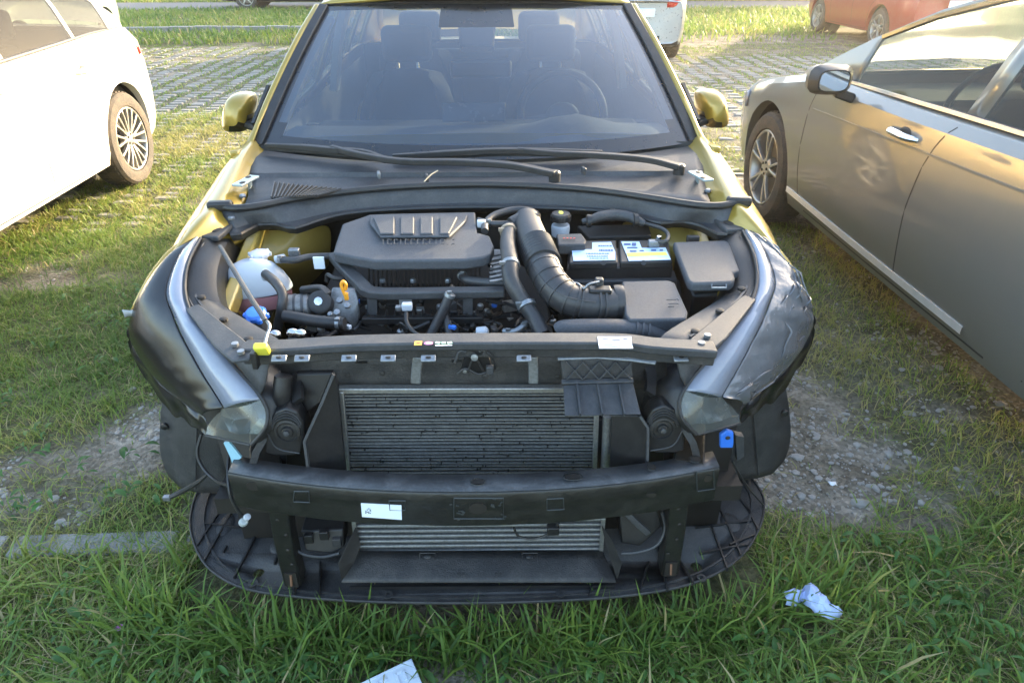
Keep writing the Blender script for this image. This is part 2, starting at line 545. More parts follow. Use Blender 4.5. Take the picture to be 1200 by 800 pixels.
# ---- ground sheet
def ground_sheet():
    xs = np.unique(np.concatenate([np.linspace(-120, -12, 12), np.linspace(-12, -3.4, 60), np.linspace(-3.4, 3.4, 200), np.linspace(3.4, 12, 60), np.linspace(12, 120, 12)]))
    ys = np.unique(np.concatenate([np.linspace(-40, -1.2, 10), np.linspace(-1.2, 4, 170), np.linspace(4, 14, 110), np.linspace(14, 28, 40), np.linspace(28, 160, 12)]))
    X, Y = np.meshgrid(xs, ys)
    Z = relief(X, Y) - 0.01
    nx, ny = len(xs), len(ys)
    me = bpy.data.meshes.new('ground')
    co = np.stack([X, Y, Z], -1).reshape(-1, 3)
    idx = np.arange(nx * ny).reshape(ny, nx)
    fs = np.stack([idx[:-1, :-1], idx[:-1, 1:], idx[1:, 1:], idx[1:, :-1]], -1).reshape(-1, 4)
    me.from_pydata(co.tolist(), [], fs.tolist())
    me.polygons.foreach_set('use_smooth', [True] * len(me.polygons))
    a = me.attributes.new('thatch', 'FLOAT', 'POINT')
    a.data.foreach_set('value', grassmask(X, Y).reshape(-1).astype(np.float32))
    m = bpy.data.materials.new('soil')
    m.use_nodes = True
    t = m.node_tree
    L = t.links.new
    b = t.nodes['Principled BSDF']
    b.inputs['Roughness'].default_value = 0.95
    b.inputs['Specular IOR Level'].default_value = 0.2
    tc = _n(t, 'ShaderNodeTexCoord')
    n1 = _n(t, 'ShaderNodeTexNoise')
    n1.inputs['Scale'].default_value = 3.5
    n1.inputs['Detail'].default_value = 10
    n1.inputs['Roughness'].default_value = 0.75
    L(tc.outputs['Object'], n1.inputs['Vector'])
    cr = _n(t, 'ShaderNodeValToRGB')
    e = cr.color_ramp.elements
    e[0].position, e[0].color = 0.32, (0.090, 0.070, 0.047, 1)
    e[1].position, e[1].color = 0.72, (0.37, 0.325, 0.27, 1)
    x = cr.color_ramp.elements.new(0.5)
    x.color = (0.19, 0.165, 0.13, 1)
    L(n1.outputs[0], cr.inputs[0])
    vo = _n(t, 'ShaderNodeTexVoronoi')
    vo.inputs['Scale'].default_value = 75
    L(tc.outputs['Object'], vo.inputs['Vector'])
    mr = _n(t, 'ShaderNodeMapRange')
    mr.inputs[1].default_value = 0.0
    mr.inputs[2].default_value = 1.0
    mr.inputs[3].default_value = 0.55
    mr.inputs[4].default_value = 1.5
    L(vo.outputs['Color'], mr.inputs[0])
    mu = _n(t, 'ShaderNodeMix', data_type='RGBA', blend_type='MULTIPLY')
    mu.inputs[0].default_value = 1.0
    L(cr.outputs[0], mu.inputs[6])
    L(mr.outputs[0], mu.inputs[7])
    at = _n(t, 'ShaderNodeAttribute', attribute_name='thatch')
    n2 = _n(t, 'ShaderNodeTexNoise')
    n2.inputs['Scale'].default_value = 45
    n2.inputs['Detail'].default_value = 6
    L(tc.outputs['Object'], n2.inputs['Vector'])
    c2 = _n(t, 'ShaderNodeValToRGB')
    e = c2.color_ramp.elements
    e[0].position, e[0].color = 0.35, (0.03, 0.045, 0.012, 1)
    e[1].position, e[1].color = 0.7, (0.13, 0.13, 0.05, 1)
    L(n2.outputs[0], c2.inputs[0])
    m3 = _n(t, 'ShaderNodeMix', data_type='RGBA')
    f2 = _n(t, 'ShaderNodeMath', operation='MULTIPLY')
    f2.inputs[1].default_value = 0.8
    L(at.outputs['Fac'], f2.inputs[0])
    L(f2.outputs[0], m3.inputs[0])
    L(mu.outputs[2], m3.inputs[6])
    L(c2.outputs[0], m3.inputs[7])
    L(m3.outputs[2], b.inputs['Base Color'])
    n4 = _n(t, 'ShaderNodeTexNoise')
    n4.inputs['Scale'].default_value = 60
    n4.inputs['Detail'].default_value = 8
    L(tc.outputs['Object'], n4.inputs['Vector'])
    bp = _n(t, 'ShaderNodeBump')
    bp.inputs['Strength'].default_value = 0.9
    bp.inputs['Distance'].default_value = 0.02
    L(n4.outputs[0], bp.inputs['Height'])
    L(bp.outputs[0], b.inputs['Normal'])
    me.materials.append(m)
    o = bpy.data.objects.new('ground', me)
    COL.objects.link(o)
    o['kind'] = 'structure'
    return o
ground = ground_sheet()

def gz(x, y):
    return float(relief(np.array([x]), np.array([y]))[0]) - 0.01

# ---- grass pavers: studs of concrete in rows, turf between
def stud_mesh(name, seed):
    rn = random.Random(seed)
    w, d, h = 0.145, 0.062, 0.05
    j = lambda: rn.uniform(-0.008, 0.008)
    b = [V(-w / 2 + j(), -d / 2 + j(), -h), V(w / 2 + j(), -d / 2 + j(), -h), V(w / 2 + j(), d / 2 + j(), -h), V(-w / 2 + j(), d / 2 + j(), -h)]
    tp = [V(p.x, p.y, 0.0 + rn.uniform(-.003, .003)) for p in b]
    ti = [V(p.x * 0.86, p.y * 0.74, 0.009) for p in b]
    vs = b + tp + ti
    fs = [(0, 1, 5, 4), (1, 2, 6, 5), (2, 3, 7, 6), (3, 0, 4, 7), (4, 5, 9, 8), (5, 6, 10, 9), (6, 7, 11, 10), (7, 4, 8, 11), (8, 9, 10, 11)]
    me = bpy.data.meshes.new(name)
    me.from_pydata(vs, [], fs)
    me.materials.append(CONC)
    return me
STUDS = [stud_mesh('paver', k) for k in range(6)]
PITX, PITY = 0.25, 0.130
cand = []
for i in range(-46, 47):
    for j in range(0, 90):
        x = i * PITX + random.uniform(-.006, .006)
        y = 3.1 + j * PITY + (0.07 if i % 2 else 0) + random.uniform(-.006, .006)
        v = Vector((x, y, 0)) - _c
        dd = v.dot(_f)
        px, py = 600 + FPX * v.dot(_r) / dd, 400 - FPX * v.dot(_u) / dd
        if not (-20 < px < 1220 and py > 25):
            continue
        if bool(under(np.array(x), np.array(y), -0.05)):
            continue
        wear = NZ.fbm(np.array(x), np.array(y), 0.9)
        if y < 6.3 and (wear < (0.53 if x < 0 else 0.40) - 0.035 * (y - 3)):
            continue                                            # sunk under soil and turf
        if y > 12.2 or (y > 10.6 and wear < 0.45):
            continue
        if random.random() < 0.10:
            continue
        cand.append((dd, x + random.uniform(-.012, .012), y + random.uniform(-.012, .012)))
cand.sort()
rest = MB()
for k, (dd, x, y) in enumerate(cand):
    z = gz(x, y) + (random.uniform(-0.006, 0.005) if y < 6.2 else random.uniform(-0.002, 0.008))
    if k < 300:
        o = bpy.data.objects.new('paver', STUDS[k % 6])
        COL.objects.link(o)
        o.location = (x, y, z)
        o.rotation_euler = (random.uniform(-.06, .06), random.uniform(-.05, .05), random.uniform(-.12, .12))
        o.parent = ground
    else:
        me = STUDS[k % 6]
        rest.add([(q.co.x + x, q.co.y + y, q.co.z + z) for q in me.vertices], [tuple(p.vertices) for p in me.polygons])
o = rest.build('far_pavers', CONC, ground, smooth=False)
o['kind'] = 'stuff'

# ---- kerbs
def kerb(name, x0, x1, y, wid, top, skip=()):
    root = bpy.data.objects.new(name, None)
    COL.objects.link(root)
    root['kind'] = 'structure'
    root.location = (0, 0, 0)
    x = x0
    while x < x1:
        ln = 0.49
        if not any(a < x + ln / 2 < b for a, b in skip):
            b = MB()
            dz = random.uniform(-.012, .008)
            b.box((x + ln / 2, y + random.uniform(-.008, .008), top / 2 - 0.06 + dz), (ln - 0.014, wid, top + 0.12), Matrix.Rotation(random.uniform(-.012, .012), 3, 'Z'))
            b.build('kerb_stone', KERB, root, bevel=0.008)
        x += ln + 0.008
    return root
kerb('kerb', -2.9, 2.9, 0.405, 0.085, 0.006, skip=((-0.62, 2.2),))
kerb('far_kerb', -11.5, -2.6, 14.7, 0.14, 0.11)
p = MB().grid([[V(x, y, 0.012) for x in np.linspace(-40, 40, 30)] for y in (20.6, 21.6, 22.6, 23.4)]).build('path', pbr('asphalt', (0.11, 0.11, 0.115), 0.9, var=0.25, scale=40, bump=0.4), None)
p['kind'] = 'structure'

# ================================================================== parked cars
def make_wheel(root, c, side, Rw, spokes, style, name='wheel'):
    """c: hub centre, side: +1/-1 outward x"""
    ax = V(side, 0, 0)
    wt = 0.205
    rr = Rw * 0.69
    prof = [(rr, -wt), (Rw * 0.93, -wt), (Rw * 0.985, -wt + 0.02), (Rw, -wt + 0.045), (Rw, -0.045), (Rw * 0.985, -0.018), (Rw * 0.93, 0.0), (Rw * 0.80, 0.006), (rr + 0.006, 0.0), (rr, -0.012), (rr, -wt)]
    w = MB().lathe(prof, c, ax, 40, capends=False).build(name, TYRE, root, ang=30)
    tr = MB()
    for k in range(44):                                        # tread blocks
        a = 2 * PI * k / 44
        for j in range(2):
            xx = -0.06 - j * 0.075
            p = Vector(c) + ax * xx + V(0, math.cos(a + j * .07), math.sin(a + j * .07)) * (Rw + 0.001)
            tr.box(p, (0.055, 0.026, 0.008), Matrix.Rotation(a + j * .07 - PI / 2, 3, 'X'))
    tr.build('tread', TYRE, w, smooth=False)
    rm = MB()
    rm.lathe([(rr, -0.16), (rr, -0.012), (rr - 0.004, -0.004), (rr - 0.014, -0.006), (rr - 0.022, -0.02), (rr - 0.03, -0.16)], c, ax, 40, capends=False)
    rm.lathe([(0.0, -0.07), (0.062, -0.07), (0.066, -0.030), (0.052, -0.018), (0.03, -0.016), (0.0, -0.014)], c, ax, 20, capends=False)
    for k in range(spokes):
        a = 2 * PI * k / spokes + 0.2
        offs = (0,) if style == 'single' else (-0.11, 0.11)
        for of in offs:
            d0 = V(0, math.cos(a + of * 0.3), math.sin(a + of * 0.3))
            d1 = V(0, math.cos(a + of * 1.6), math.sin(a + of * 1.6))
            p0, p1 = Vector(c) + ax * -0.028 + d0 * 0.05, Vector(c) + ax * -0.014 + d1 * (rr - 0.014)
            wd = 0.034 if style == 'single' else 0.017
            rm.bar([p0, (p0 + p1) / 2 + ax * 0.004, p1], [wd * 1.2, wd * 0.9, wd], 0.022, up=ax, sm=3)
    rm.build('rim', RIM, w, bevel=0.003)
    MB().lathe([(0, -0.09), (rr * 0.72, -0.09), (rr * 0.72, -0.10), (0, -0.10)], c, ax, 28, capends=False).build('brake_disc', pbr('brake_steel', (0.16, 0.14, 0.12), 0.5, metal=0.6), w)
    nut = MB()
    for k in range(5):
        a = 2 * PI * k / 5
        nut.lathe([(0.009, -0.03), (0.009, -0.012), (0.0, -0.011)], Vector(c) + V(0, math.cos(a), math.sin(a)) * 0.036, ax, 6)
    nut.build('wheel_nut', DARK, w)
    return w

def boolean_cut(o, cutter):
    md = o.modifiers.new('cut', 'BOOLEAN')
    md.operation = 'DIFFERENCE'
    md.solver = 'EXACT'
    md.object = cutter
    dg = bpy.context.evaluated_depsgraph_get()
    me = bpy.data.meshes.new_from_object(o.evaluated_get(dg))
    o.modifiers.clear()
    o.data = me
    bpy.data.objects.remove(cutter)

class Car:
    def __init__(s, P, root):
        s.P, s.root = P, root
        s.hwk = P.get('plan')
    def hw(s, y):
        P = s.P
        L, Wd = P['L'], P['W'] / 2
        e0, e1 = P.get('e0', 0.76), P.get('e1', 0.80)
        return Wd * lerp1(y, [0, .12, .45, .9, L - 1.1, L - .5, L - .15, L], [e0, e0 + .14, .98, 1, 1, .97, e1 + .09, e1])
    def ztop(s, y):
        return lerp1(y, s.P['topy'], s.P['topz'])
    def zbot(s, y):
        L = s.P['L']
        return lerp1(y, [0, .25, .6, L - .6, L - .25, L], [.27, .2, .19, .20, .22, .30])
    def section(s, y):
        h, zt, zb = s.hw(y), s.ztop(y), s.zbot(y)
        mid = min(0.60, zt - 0.12)
        return [(0, zb), (.80 * h, zb), (.935 * h, zb + .035), (.972 * h, zb + .12), (.99 * h, mid - .12), (h, mid), (.995 * h, (mid + zt) / 2), (.972 * h, zt - .045), (.935 * h, zt - .008), (.89 * h, zt), (.6 * h, zt + .014), (0, zt + .022)]
    def sx(s, y, z):
        c = s.section(y)
        xs = [p[0] for p in c[1:10]]
        zs = [p[1] for p in c[1:10]]
        return lerp1(z, zs, xs)
    def lower(s, mat, y0=0.0):
        P = s.P
        L = P['L']
        ys = [y for y in sorted(set([0, .03, .08, .15, .25] + list(np.arange(.4, L - .4, .14)) + [L - .4, L - .25, L - .15, L - .07, L - .02, L] + [P['cab0'], P['cab1']])) if y >= y0]
        rows = []
        for y in ys:
            c = s.section(y)
            bow = lambda x: (P.get('bow', .12) * (1 - (x / max(.01, s.hw(y))) ** 2)) * (max(0, 1 - y / .5) ** 1.5 * -1 + max(0, 1 - (L - y) / .5) ** 1.5)
            full = [(-x, z) for x, z in c[::-1]][:-1] + list(c)[:-1]
            rows.append([V(x, y + bow(x), z) for x, z in full])
        m = len(rows[0])
        b = MB()
        vs = [p for r_ in rows for p in r_]
        fs = []
        for i in range(len(rows) - 1):
            for j in range(m):
                j2 = (j + 1) % m
                fs.append((i * m + j, i * m + j2, (i + 1) * m + j2, (i + 1) * m + j))
        fs.append(tuple(range(m)))
        fs.append(tuple((len(rows) - 1) * m + j for j in range(m)))
        b.add(vs, fs)
        o = b.build('body', mat, s.root, ang=28)
        Rw = P['R']
        for wy in (P['wf'], P['wr']):
            if wy < y0 + 0.1:
                continue
            cb = MB().lathe([(Rw + .055, -2), (Rw + .055, 2)], V(0, wy, Rw + .01), (1, 0, 0), 40).build('cutter', DARK, s.root)
            bpy.context.view_layer.update()
            boolean_cut(o, cb)
        # open the cabin
        bm = bmesh.new()
        bm.from_mesh(o.data)
        c0, c1 = P['cab0'], P['cab1']
        dl = [f for f in bm.faces if c0 < f.calc_center_median().y < c1 and f.normal.z > .8 and abs(f.calc_center_median().x) < .86 * s.hw(2) and f.calc_center_median().z > .8]
        bmesh.ops.delete(bm, geom=dl, context='FACES')
        bm.to_mesh(o.data)
        bm.free()
        o.data.polygons.foreach_set('use_smooth', [True] * len(o.data.polygons))
        o.data.set_sharp_from_angle(angle=R(28))
        # dark wheel wells and floor pan
        for wy in (P['wf'], P['wr']):
            if wy < y0 + 0.1:
                continue
            for sd in (-1, 1):
                h = s.hw(wy)
                rows = []
                for k in range(15):
                    a = -0.35 + (PI + .7) * k / 14
                    rows.append([V(sd * xx, wy + math.cos(a) * (Rw + .052), Rw + .01 + math.sin(a) * (Rw + .052)) for xx in (h * .925, h * .55)])
                b = MB().grid(rows)
                b.add([V(sd * h * .55, wy + math.cos(2 * PI * k / 20) * (Rw + .052), Rw + .01 + math.sin(2 * PI * k / 20) * (Rw + .052)) for k in range(20)], [tuple(range(20))])
                b.build('wheel_well', DARK, s.root)
        tub = MB()
        h = s.hw(2)
        for sd in (-1, 1):
            tub.grid([[V(sd * h * .86, y, z) for y in np.linspace(c0, c1, 8)] for z in (.3, .7, s.ztop(2) - .01)])
        tub.grid([[V(x, y, .34) for y in np.linspace(c0, c1, 4)] for x in (-h * .86, 0, h * .86)])
        tub.grid([[V(x, c0, z) for x in (-h * .86, h * .86)] for z in (.3, s.ztop(c0))])
        tub.grid([[V(x, c1, z) for x in (-h * .86, h * .86)] for z in (.3, s.ztop(c1))])
        tub.build('cabin_trim', TRIM, s.root)
        return o
    def roof_z(s, y):
        return lerp1(y, s.P['gy'], s.P['gz'])
    def green(s, mat, glass, wins, seatmat=SEAT, windscreen=True, frame=None):
        """glasshouse: roof, pillars and glazing; wins: list of (y0, y1) side windows"""
        P = s.P
        gy = P['gy']
        cuts = sorted(set([round(v, 4) for v in list(np.linspace(gy[0], gy[-1], 34)) + list(gy) + [q for w in wins for q in w] + [P['ws'], P['rw']]]))
        H = max(P['gz'])
        tum = P.get('tumble', .19)
        def pt_side(y, t):
            h, zb, zt = s.hw(y), s.ztop(y), s.roof_z(y)
            zt = max(zt, zb + .004)
            z = zb + (zt - zb) * t
            k = (z - zb) / (H - zb)
            return V(.895 * h - tum * (k ** 1.25), y, z)
        def pt_top(y, q):
            e = pt_side(y, 1)
            slope = 1 if (y < P['ws'] or y > P['rw']) else 0.4
            yy = y
            if y < P['ws'] + .3:
                yy = y - P.get('wbow', .12) * (1 - q * q) * max(0, 1 - max(0, y - P['ws']) / .3)
            if y > P['rw'] - .2:
                yy = y + .07 * (1 - q * q) * min(1, (y - P['rw'] + .2) / .2)
            return V(e.x * q, yy, e.z + .035 * (1 - q * q))
        T = [0, .05, .5, .90, 1]
        Q = [1, .94, .5, 0]
        body = MB()
        panes = {}
        fr_ = MB()
        for i in range(len(cuts) - 1):
            a, b = cuts[i], cuts[i + 1]
            m = (a + b) / 2
            wi = [k for k, w in enumerate(wins) if w[0] - 1e-4 <= a and b <= w[1] + 1e-4]
            for sd in (-1, 1):
                S = lambda p: V(p.x * sd, p.y, p.z)
                for j in range(4):
                    quad = [S(pt_side(a, T[j])), S(pt_side(b, T[j])), S(pt_side(b, T[j + 1])), S(pt_side(a, T[j + 1]))]
                    if j in (1, 2) and wi:
                        tgt = panes.setdefault((wi[0], sd), MB())
                    elif j in (0,) or (frame and a < wins[-1][1] + .02 and a > wins[0][0] - .02 and j in (1, 2)):
                        tgt = fr_
                    else:
                        tgt = body
                    tgt.add(quad, [(0, 1, 2, 3)])
                for j in range(3):
                    if not windscreen and m < P['ws'] and j == 0:
                        continue
                    quad = [S(pt_top(a, Q[j])), S(pt_top(b, Q[j])), S(pt_top(b, Q[j + 1])), S(pt_top(a, Q[j + 1]))]
                    if m < P['ws'] and j > 0:
                        if not windscreen:
                            continue
                        tgt = panes.setdefault(('w', 0), MB())
                    elif m > P['rw'] and j > 0:
                        tgt = panes.setdefault(('r', 0), MB())
                    else:
                        tgt = body
                    tgt.add(quad, [(0, 1, 2, 3)])
        def weld(o):
            bm = bmesh.new()
            bm.from_mesh(o.data)
            bmesh.ops.remove_doubles(bm, verts=bm.verts, dist=.0006)
            bmesh.ops.recalc_face_normals(bm, faces=bm.faces)
            bm.to_mesh(o.data)
            bm.free()
            o.data.polygons.foreach_set('use_smooth', [True] * len(o.data.polygons))
            o.data.set_sharp_from_angle(angle=R(32))
            return o
        rf = weld(body.build('roof', mat, s.root, solid=.012))
        weld(fr_.build('window_frame', frame or RUB, s.root, solid=.010))
        for k, b in panes.items():
            nm = {'w': 'windscreen', 'r': 'rear_window'}.get(k[0], 'side_window')
            weld(b.build(nm, glass if k[0] != 'w' else SGLASS, s.root))
        s.pt_side = pt_side
        for sx_ in (-.36, .36):                                 # seats
            for sy in P.get('seats', (gy[0] + .95, gy[0] + 1.8)):
                st = MB()
                z0 = .42
                st.prism([V(sx_ - .22, sy, z0), V(sx_ + .22, sy, z0), V(sx_ + .24, sy - .5, z0 + .06), V(sx_ - .24, sy - .5, z0 + .06)], (0, 0, -.14))
                rows = []
                for t, wd in ((0, .23), (.3, .25), (.65, .25), (.88, .21), (1, .17)):
                    rows.append([V(sx_ + u_ * wd, sy + .16 * t - (.04 if abs(u_) > .8 else 0), z0 + .02 + .56 * t) for u_ in (-1, -.8, -.4, 0, .4, .8, 1)])
                st.grid(rows)
                so = st.build('seat', seatmat, s.root, solid=.09, bevel=.02)
                hr = MB().box((sx_, sy + .2, z0 + .70), (.25, .09, .17)).build('headrest', seatmat, so, bevel=.035, segs=3)
        ws0 = gy[0]
        MB().prism([V(-.66, ws0 + .12, s.ztop(ws0) - .03), V(.66, ws0 + .12, s.ztop(ws0) - .03), V(.68, ws0 + .62, s.ztop(ws0) - .04), V(-.68, ws0 + .62, s.ztop(ws0) - .04)], (0, 0, -.2)).build('dashboard', TRIM, s.root, bevel=.03)
        return rf
    def line(s, pts, name='door_gap', w=.006, mat=None, proud=.0012, sides=(-1, 1), h=.003, par=None):
        """strip following the flank; pts are (y, z)"""
        for sd in sides:
            q = []
            pp = catmull([V(0, a, b) for a, b in pts], 5)
            for p in pp:
                q.append(V(sd * (s.sx(p.y, p.z) + proud), p.y, p.z))
            b = MB()
            vs, fs = [], []
            for i, p in enumerate(q):
                t = (q[min(i + 1, len(q) - 1)] - q[max(i - 1, 0)]).normalized()
                c = t.cross(V(sd, 0, 0)).normalized() * (w / 2)
                vs += [p - c - V(sd * .004, 0, 0), p - c, p + c, p + c - V(sd * .004, 0, 0)]
            for i in range(len(q) - 1):
                for k in range(3):
                    fs.append((i * 4 + k, i * 4 + k + 1, i * 4 + 5 + k, i * 4 + 4 + k))
            b.add(vs, fs).build(name, mat or RUB, par or s.root, bevel=0)
    def wheels(s, spokes, style, which=('wf', 'wr')):
        P = s.P
        for k in which:
            for sd in (-1, 1):
                make_wheel(s.root, V(sd * (s.hw(P[k]) - .018), P[k], P['R']), sd, P['R'], spokes, style)
    def handle(s, y, z, mat, sides=(-1, 1)):
        for sd in sides:
            x = sd * s.sx(y, z)
            o = MB().tube([V(x - sd * .005, y - .095, z + .002), V(x + sd * .032, y - .06, z + .004), V(x + sd * .036, y, z + .004), V(x + sd * .032, y + .06, z + .002), V(x - sd * .005, y + .095, z - .002)], [.011, .015, .016, .015, .011], n=8, sm=5).build('door_handle', mat, s.root)
            o.scale = (1, 1, 1)
            MB().ell((x - sd * .004, y, z), (.012, .05, .03)).build('handle_recess', DARK, o)
    def mirror(s, y, z, mat, sides=(-1, 1), glassface=1):
        for sd in sides:
            x = sd * (s.sx(y, z - .12) + .02)
            rows = []
            for t, k in ((0, .72), (.3, 1), (.7, .9), (1, .35)):
                ring = []
                for a in range(17):
                    an = 2 * PI * a / 16
                    ca, sa = math.cos(an), math.sin(an)
                    px_ = math.copysign(abs(ca) ** .6, ca) * .105 * k
                    pz = math.copysign(abs(sa) ** .6, sa) * .068 * k
                    ring.append(V(x + sd * .11 + px_, y + .05 - .13 * t, z + pz))
                rows.append(ring)
            m = MB().grid(rows)
            m.add(rows[-1][:-1], [tuple(range(16))])
            mo = m.build('side_mirror', mat, s.root)
            cy = y + .047
            MB().prism([V(p.x, cy, p.z) for p in [V(x + sd * .11 + (q.x - x - sd * .11) * 1.0, 0, z + (q.z - z) * 1.0) for q in rows[0][:-1]]], (0, .006, 0)).build('mirror_rim', RUB, mo)
            MB().prism([V(x + sd * .11 + (q.x - x - sd * .11) * .9, cy + .0085, z + (q.z - z) * .9) for q in rows[0][:-1]], (0, -.002, 0)).build('mirror_glass', MIRG, mo)
            MB().bar([V(x - sd * .03, y - .01, z - .09), V(x + sd * .06, y - .02, z - .06)], .05, .045, up=(0, 0, 1), sm=1).build('mirror_arm', RUB, mo, bevel=.01)

def std_gap(c, f0, f1, f2, zt):
    """door shut lines: front edge, B line, rear edge"""
    c.line([(f0, zt), (f0 - .02, .6), (f0 + .03, .27)])
    c.line([(f1, zt), (f1 - .01, .6), (f1 + .02, .27)])
    c.line([(f2, zt), (f2 + .03, .8), (f2 - .16, .62), (f2 - .26, .27)])
    c.line([(f0 + .03, .262), (f1, .258), (f2 - .26, .262)])

# ---- white hatchback at the left, nose toward the camera
def white_car():
    root = thing('white_car', 'glaring white hatchback parked at the left edge in full sun', 'car', (-3.41, 0.64, 0))
    P = dict(L=4.12, W=1.79, R=.325, wf=.80, wr=3.42, cab0=1.15, cab1=3.75, topy=[0, .1, .4, 1.1, 2.2, 3.4, 3.9, 4.12], topz=[.55, .66, .78, .95, .98, 1.03, 1.03, .86], gy=[1.05, 1.75, 2.2, 3.0, 3.55, 4.02], gz=[.955, 1.37, 1.45, 1.42, 1.29, 1.03], ws=1.78, rw=3.45, tumble=.20, e1=.84)
    c = Car(P, root)
    c.lower(WHITEP)
    c.green(WHITEP, PGLASS, [(1.28, 2.28), (2.38, 3.12), (3.16, 3.66)])
    c.wheels(9, 'twin')
    std_gap(c, 1.25, 2.33, 3.1, .97)
    c.handle(2.98, .86, WHITEP)
    c.handle(2.1, .85, WHITEP)
    c.mirror(1.35, 1.0, WHITEP)
    for sd in (-1, 1):                                          # wrap-round tail lamp
        rows = [[V(sd * (c.sx(min(y, 4.1), z) + .004), y, z) for y in (3.90, 3.98, 4.05)] for z in (.84, .90, .96)]
        MB().grid(rows).build('tail_lamp', REDL, root, solid=.01)
    bp = MB()
    rows = [[V(sd_ * .8 * c.hw(4.0), 4.18, z) for sd_ in (-1, -.5, 0, .5, 1)] for z in (.32, .45)]
    bp.grid(rows).build('bumper_insert', PLASB, root, solid=.03)
    return root
white_car()

# ---- grey saloon at the right, nose away from the camera
def grey_car():
    root = thing('grey_car', 'dark grey saloon with chrome sill strip parked close on the right', 'car', (2.66, 4.02, 0), PI)
    P = dict(L=5.2, W=1.83, R=.335, wf=.90, wr=4.12, cab0=1.3, cab1=4.2, topy=[0, .12, .45, 1.25, 2.2, 3.6, 4.4, 5.0, 5.2], topz=[.58, .70, .80, .95, .965, 1.0, 1.03, 1.0, .86], gy=[1.18, 1.62, 1.96, 2.4, 3.1, 3.7, 4.45], gz=[.96, 1.17, 1.31, 1.435, 1.45, 1.38, 1.06], ws=2.0, rw=3.6, tumble=.23, e0=.74)
    c = Car(P, root)
    c.lower(GREYP)
    c.green(GREYP, SGLASS, [(1.66, 2.52), (2.62, 3.50), (3.56, 3.95)], seatmat=pbr('grey_cloth', (0.10, 0.098, 0.09), 0.85))
    c.wheels(5, 'twin')
    c.line([(1.46, .95), (1.41, .8), (1.41, .5), (1.46, .30)])
    c.line([(2.57, .955), (2.51, .84), (2.475, .62), (2.48, .36), (2.50, .30)])
    c.line([(3.60, .98), (3.62, .85), (3.42, .62), (3.30, .30)])
    c.line([(1.30, .325), (2.1, .315), (2.98, .315)], name='chrome_sill_strip', w=.030, mat=pbr('satin_chrome', (0.75, 0.76, 0.78), 0.35, metal=0.6), proud=.005)
    c.line([(1.52, .270), (2.2, .265), (3.1, .27)], w=.008)
    c.line([(1.45, .80), (2.3, .83), (3.5, .87), (4.2, .88)], name='shoulder_crease', w=.010, mat=GREYP, proud=.003)
    # chrome belt moulding
    for sd in (-1, 1):
        pts = [V(sd * (c.pt_side(y, .03).x + .006), y, c.pt_side(y, .03).z) for y in np.linspace(1.60, 3.96, 12)]
        MB().bar(pts, .008, .014, sm=1).build('chrome_belt_strip', pbr('satin_chrome', (0.75, 0.76, 0.78), 0.35), root)
        pts = [V(sd * (c.pt_side(y, .93).x + .006), y, c.pt_side(y, .93).z) for y in np.linspace(1.66, 3.98, 16)]
        MB().bar(pts, .008, .016, sm=1).build('chrome_roof_strip', CHROME, root)
    c.handle(2.30, .867, CHROME)
    c.handle(3.36, .88, CHROME)
    c.mirror(1.80, 1.005, pbr('mirror_grey', (0.05, 0.05, 0.05), 0.4))
    for sd in (-1, 1):
        MB().grid([[V(sd * (c.sx(y, z) + .004), y, z) for y in (.12, .25, .45)] for z in (.62, .68, .72)]).build('headlamp', SILV, root, solid=.01)
    sw = MB()
    cw = V(.36, 1.98, .93)
    sw.tube([cw + V(math.cos(a) * .18, math.sin(a) * .07, math.sin(a) * .17) for a in np.linspace(0, 2 * PI, 20)], .014, n=8, sm=2)
    sw.bar([cw - V(.17, 0, 0), cw + V(.17, 0, 0)], .05, .03, sm=1)
    sw.build('steering_wheel', TRIM, root)
    return root
grey_car()

def simple_car(name, label, loc, rz, paint, P, wins, spokes=5, style='single', group=None, rear=True, glass=None):
    root = thing(name, label, 'car', loc, rz, group)
    c = Car(P, root)
    c.lower(paint)
    c.green(paint, glass or PGLASS, wins)
    c.wheels(spokes, style)
    std_gap(c, wins[0][0] + .05, wins[0][1] + .04, wins[1][1], .93)
    c.handle(wins[0][1] - .12, .85, paint)
    c.handle(wins[1][1] - .12, .87, paint)
    c.mirror(wins[0][0] + .12, 1.0, paint)
    L = P['L']
    h = c.hw(L)
    if rear:
        lz = P.get('lampz', .80)
        for sd in (-1, 1):
            MB().grid([[V(sd * x * c.hw(L - .05), L + .035 - .09 * (x - .62) ** 2 * 4, z) for x in (.62, .8, .93)] for z in (lz, lz + .07, lz + .13)]).build('tail_lamp', REDL, root, solid=.02)
            MB().grid([[V(sd * x * c.hw(L - .05), L + .06 - .08 * x * x, z) for x in (.62, .78)] for z in (.42, .46)]).build('reflector', REDL, root, solid=.01)
        MB().grid([[V(x * h, L + .09 - .10 * x * x, z) for x in (-.95, -.5, 0, .5, .95)] for z in (.27, .34, .41)]).build('bumper_insert', PLASB, root, solid=.03)
        MB().box((0, L + .125, lz - .06), (.52, .012, .11)).build('number_plate', PAPER, root, bevel=.004)
        MB().tube([V(-.45, L + .105, lz + .1), V(0, L + .135, lz + .1), V(.45, L + .105, lz + .1)], .012, n=6).build('chrome_bar', CHROME, root)
    return root, c

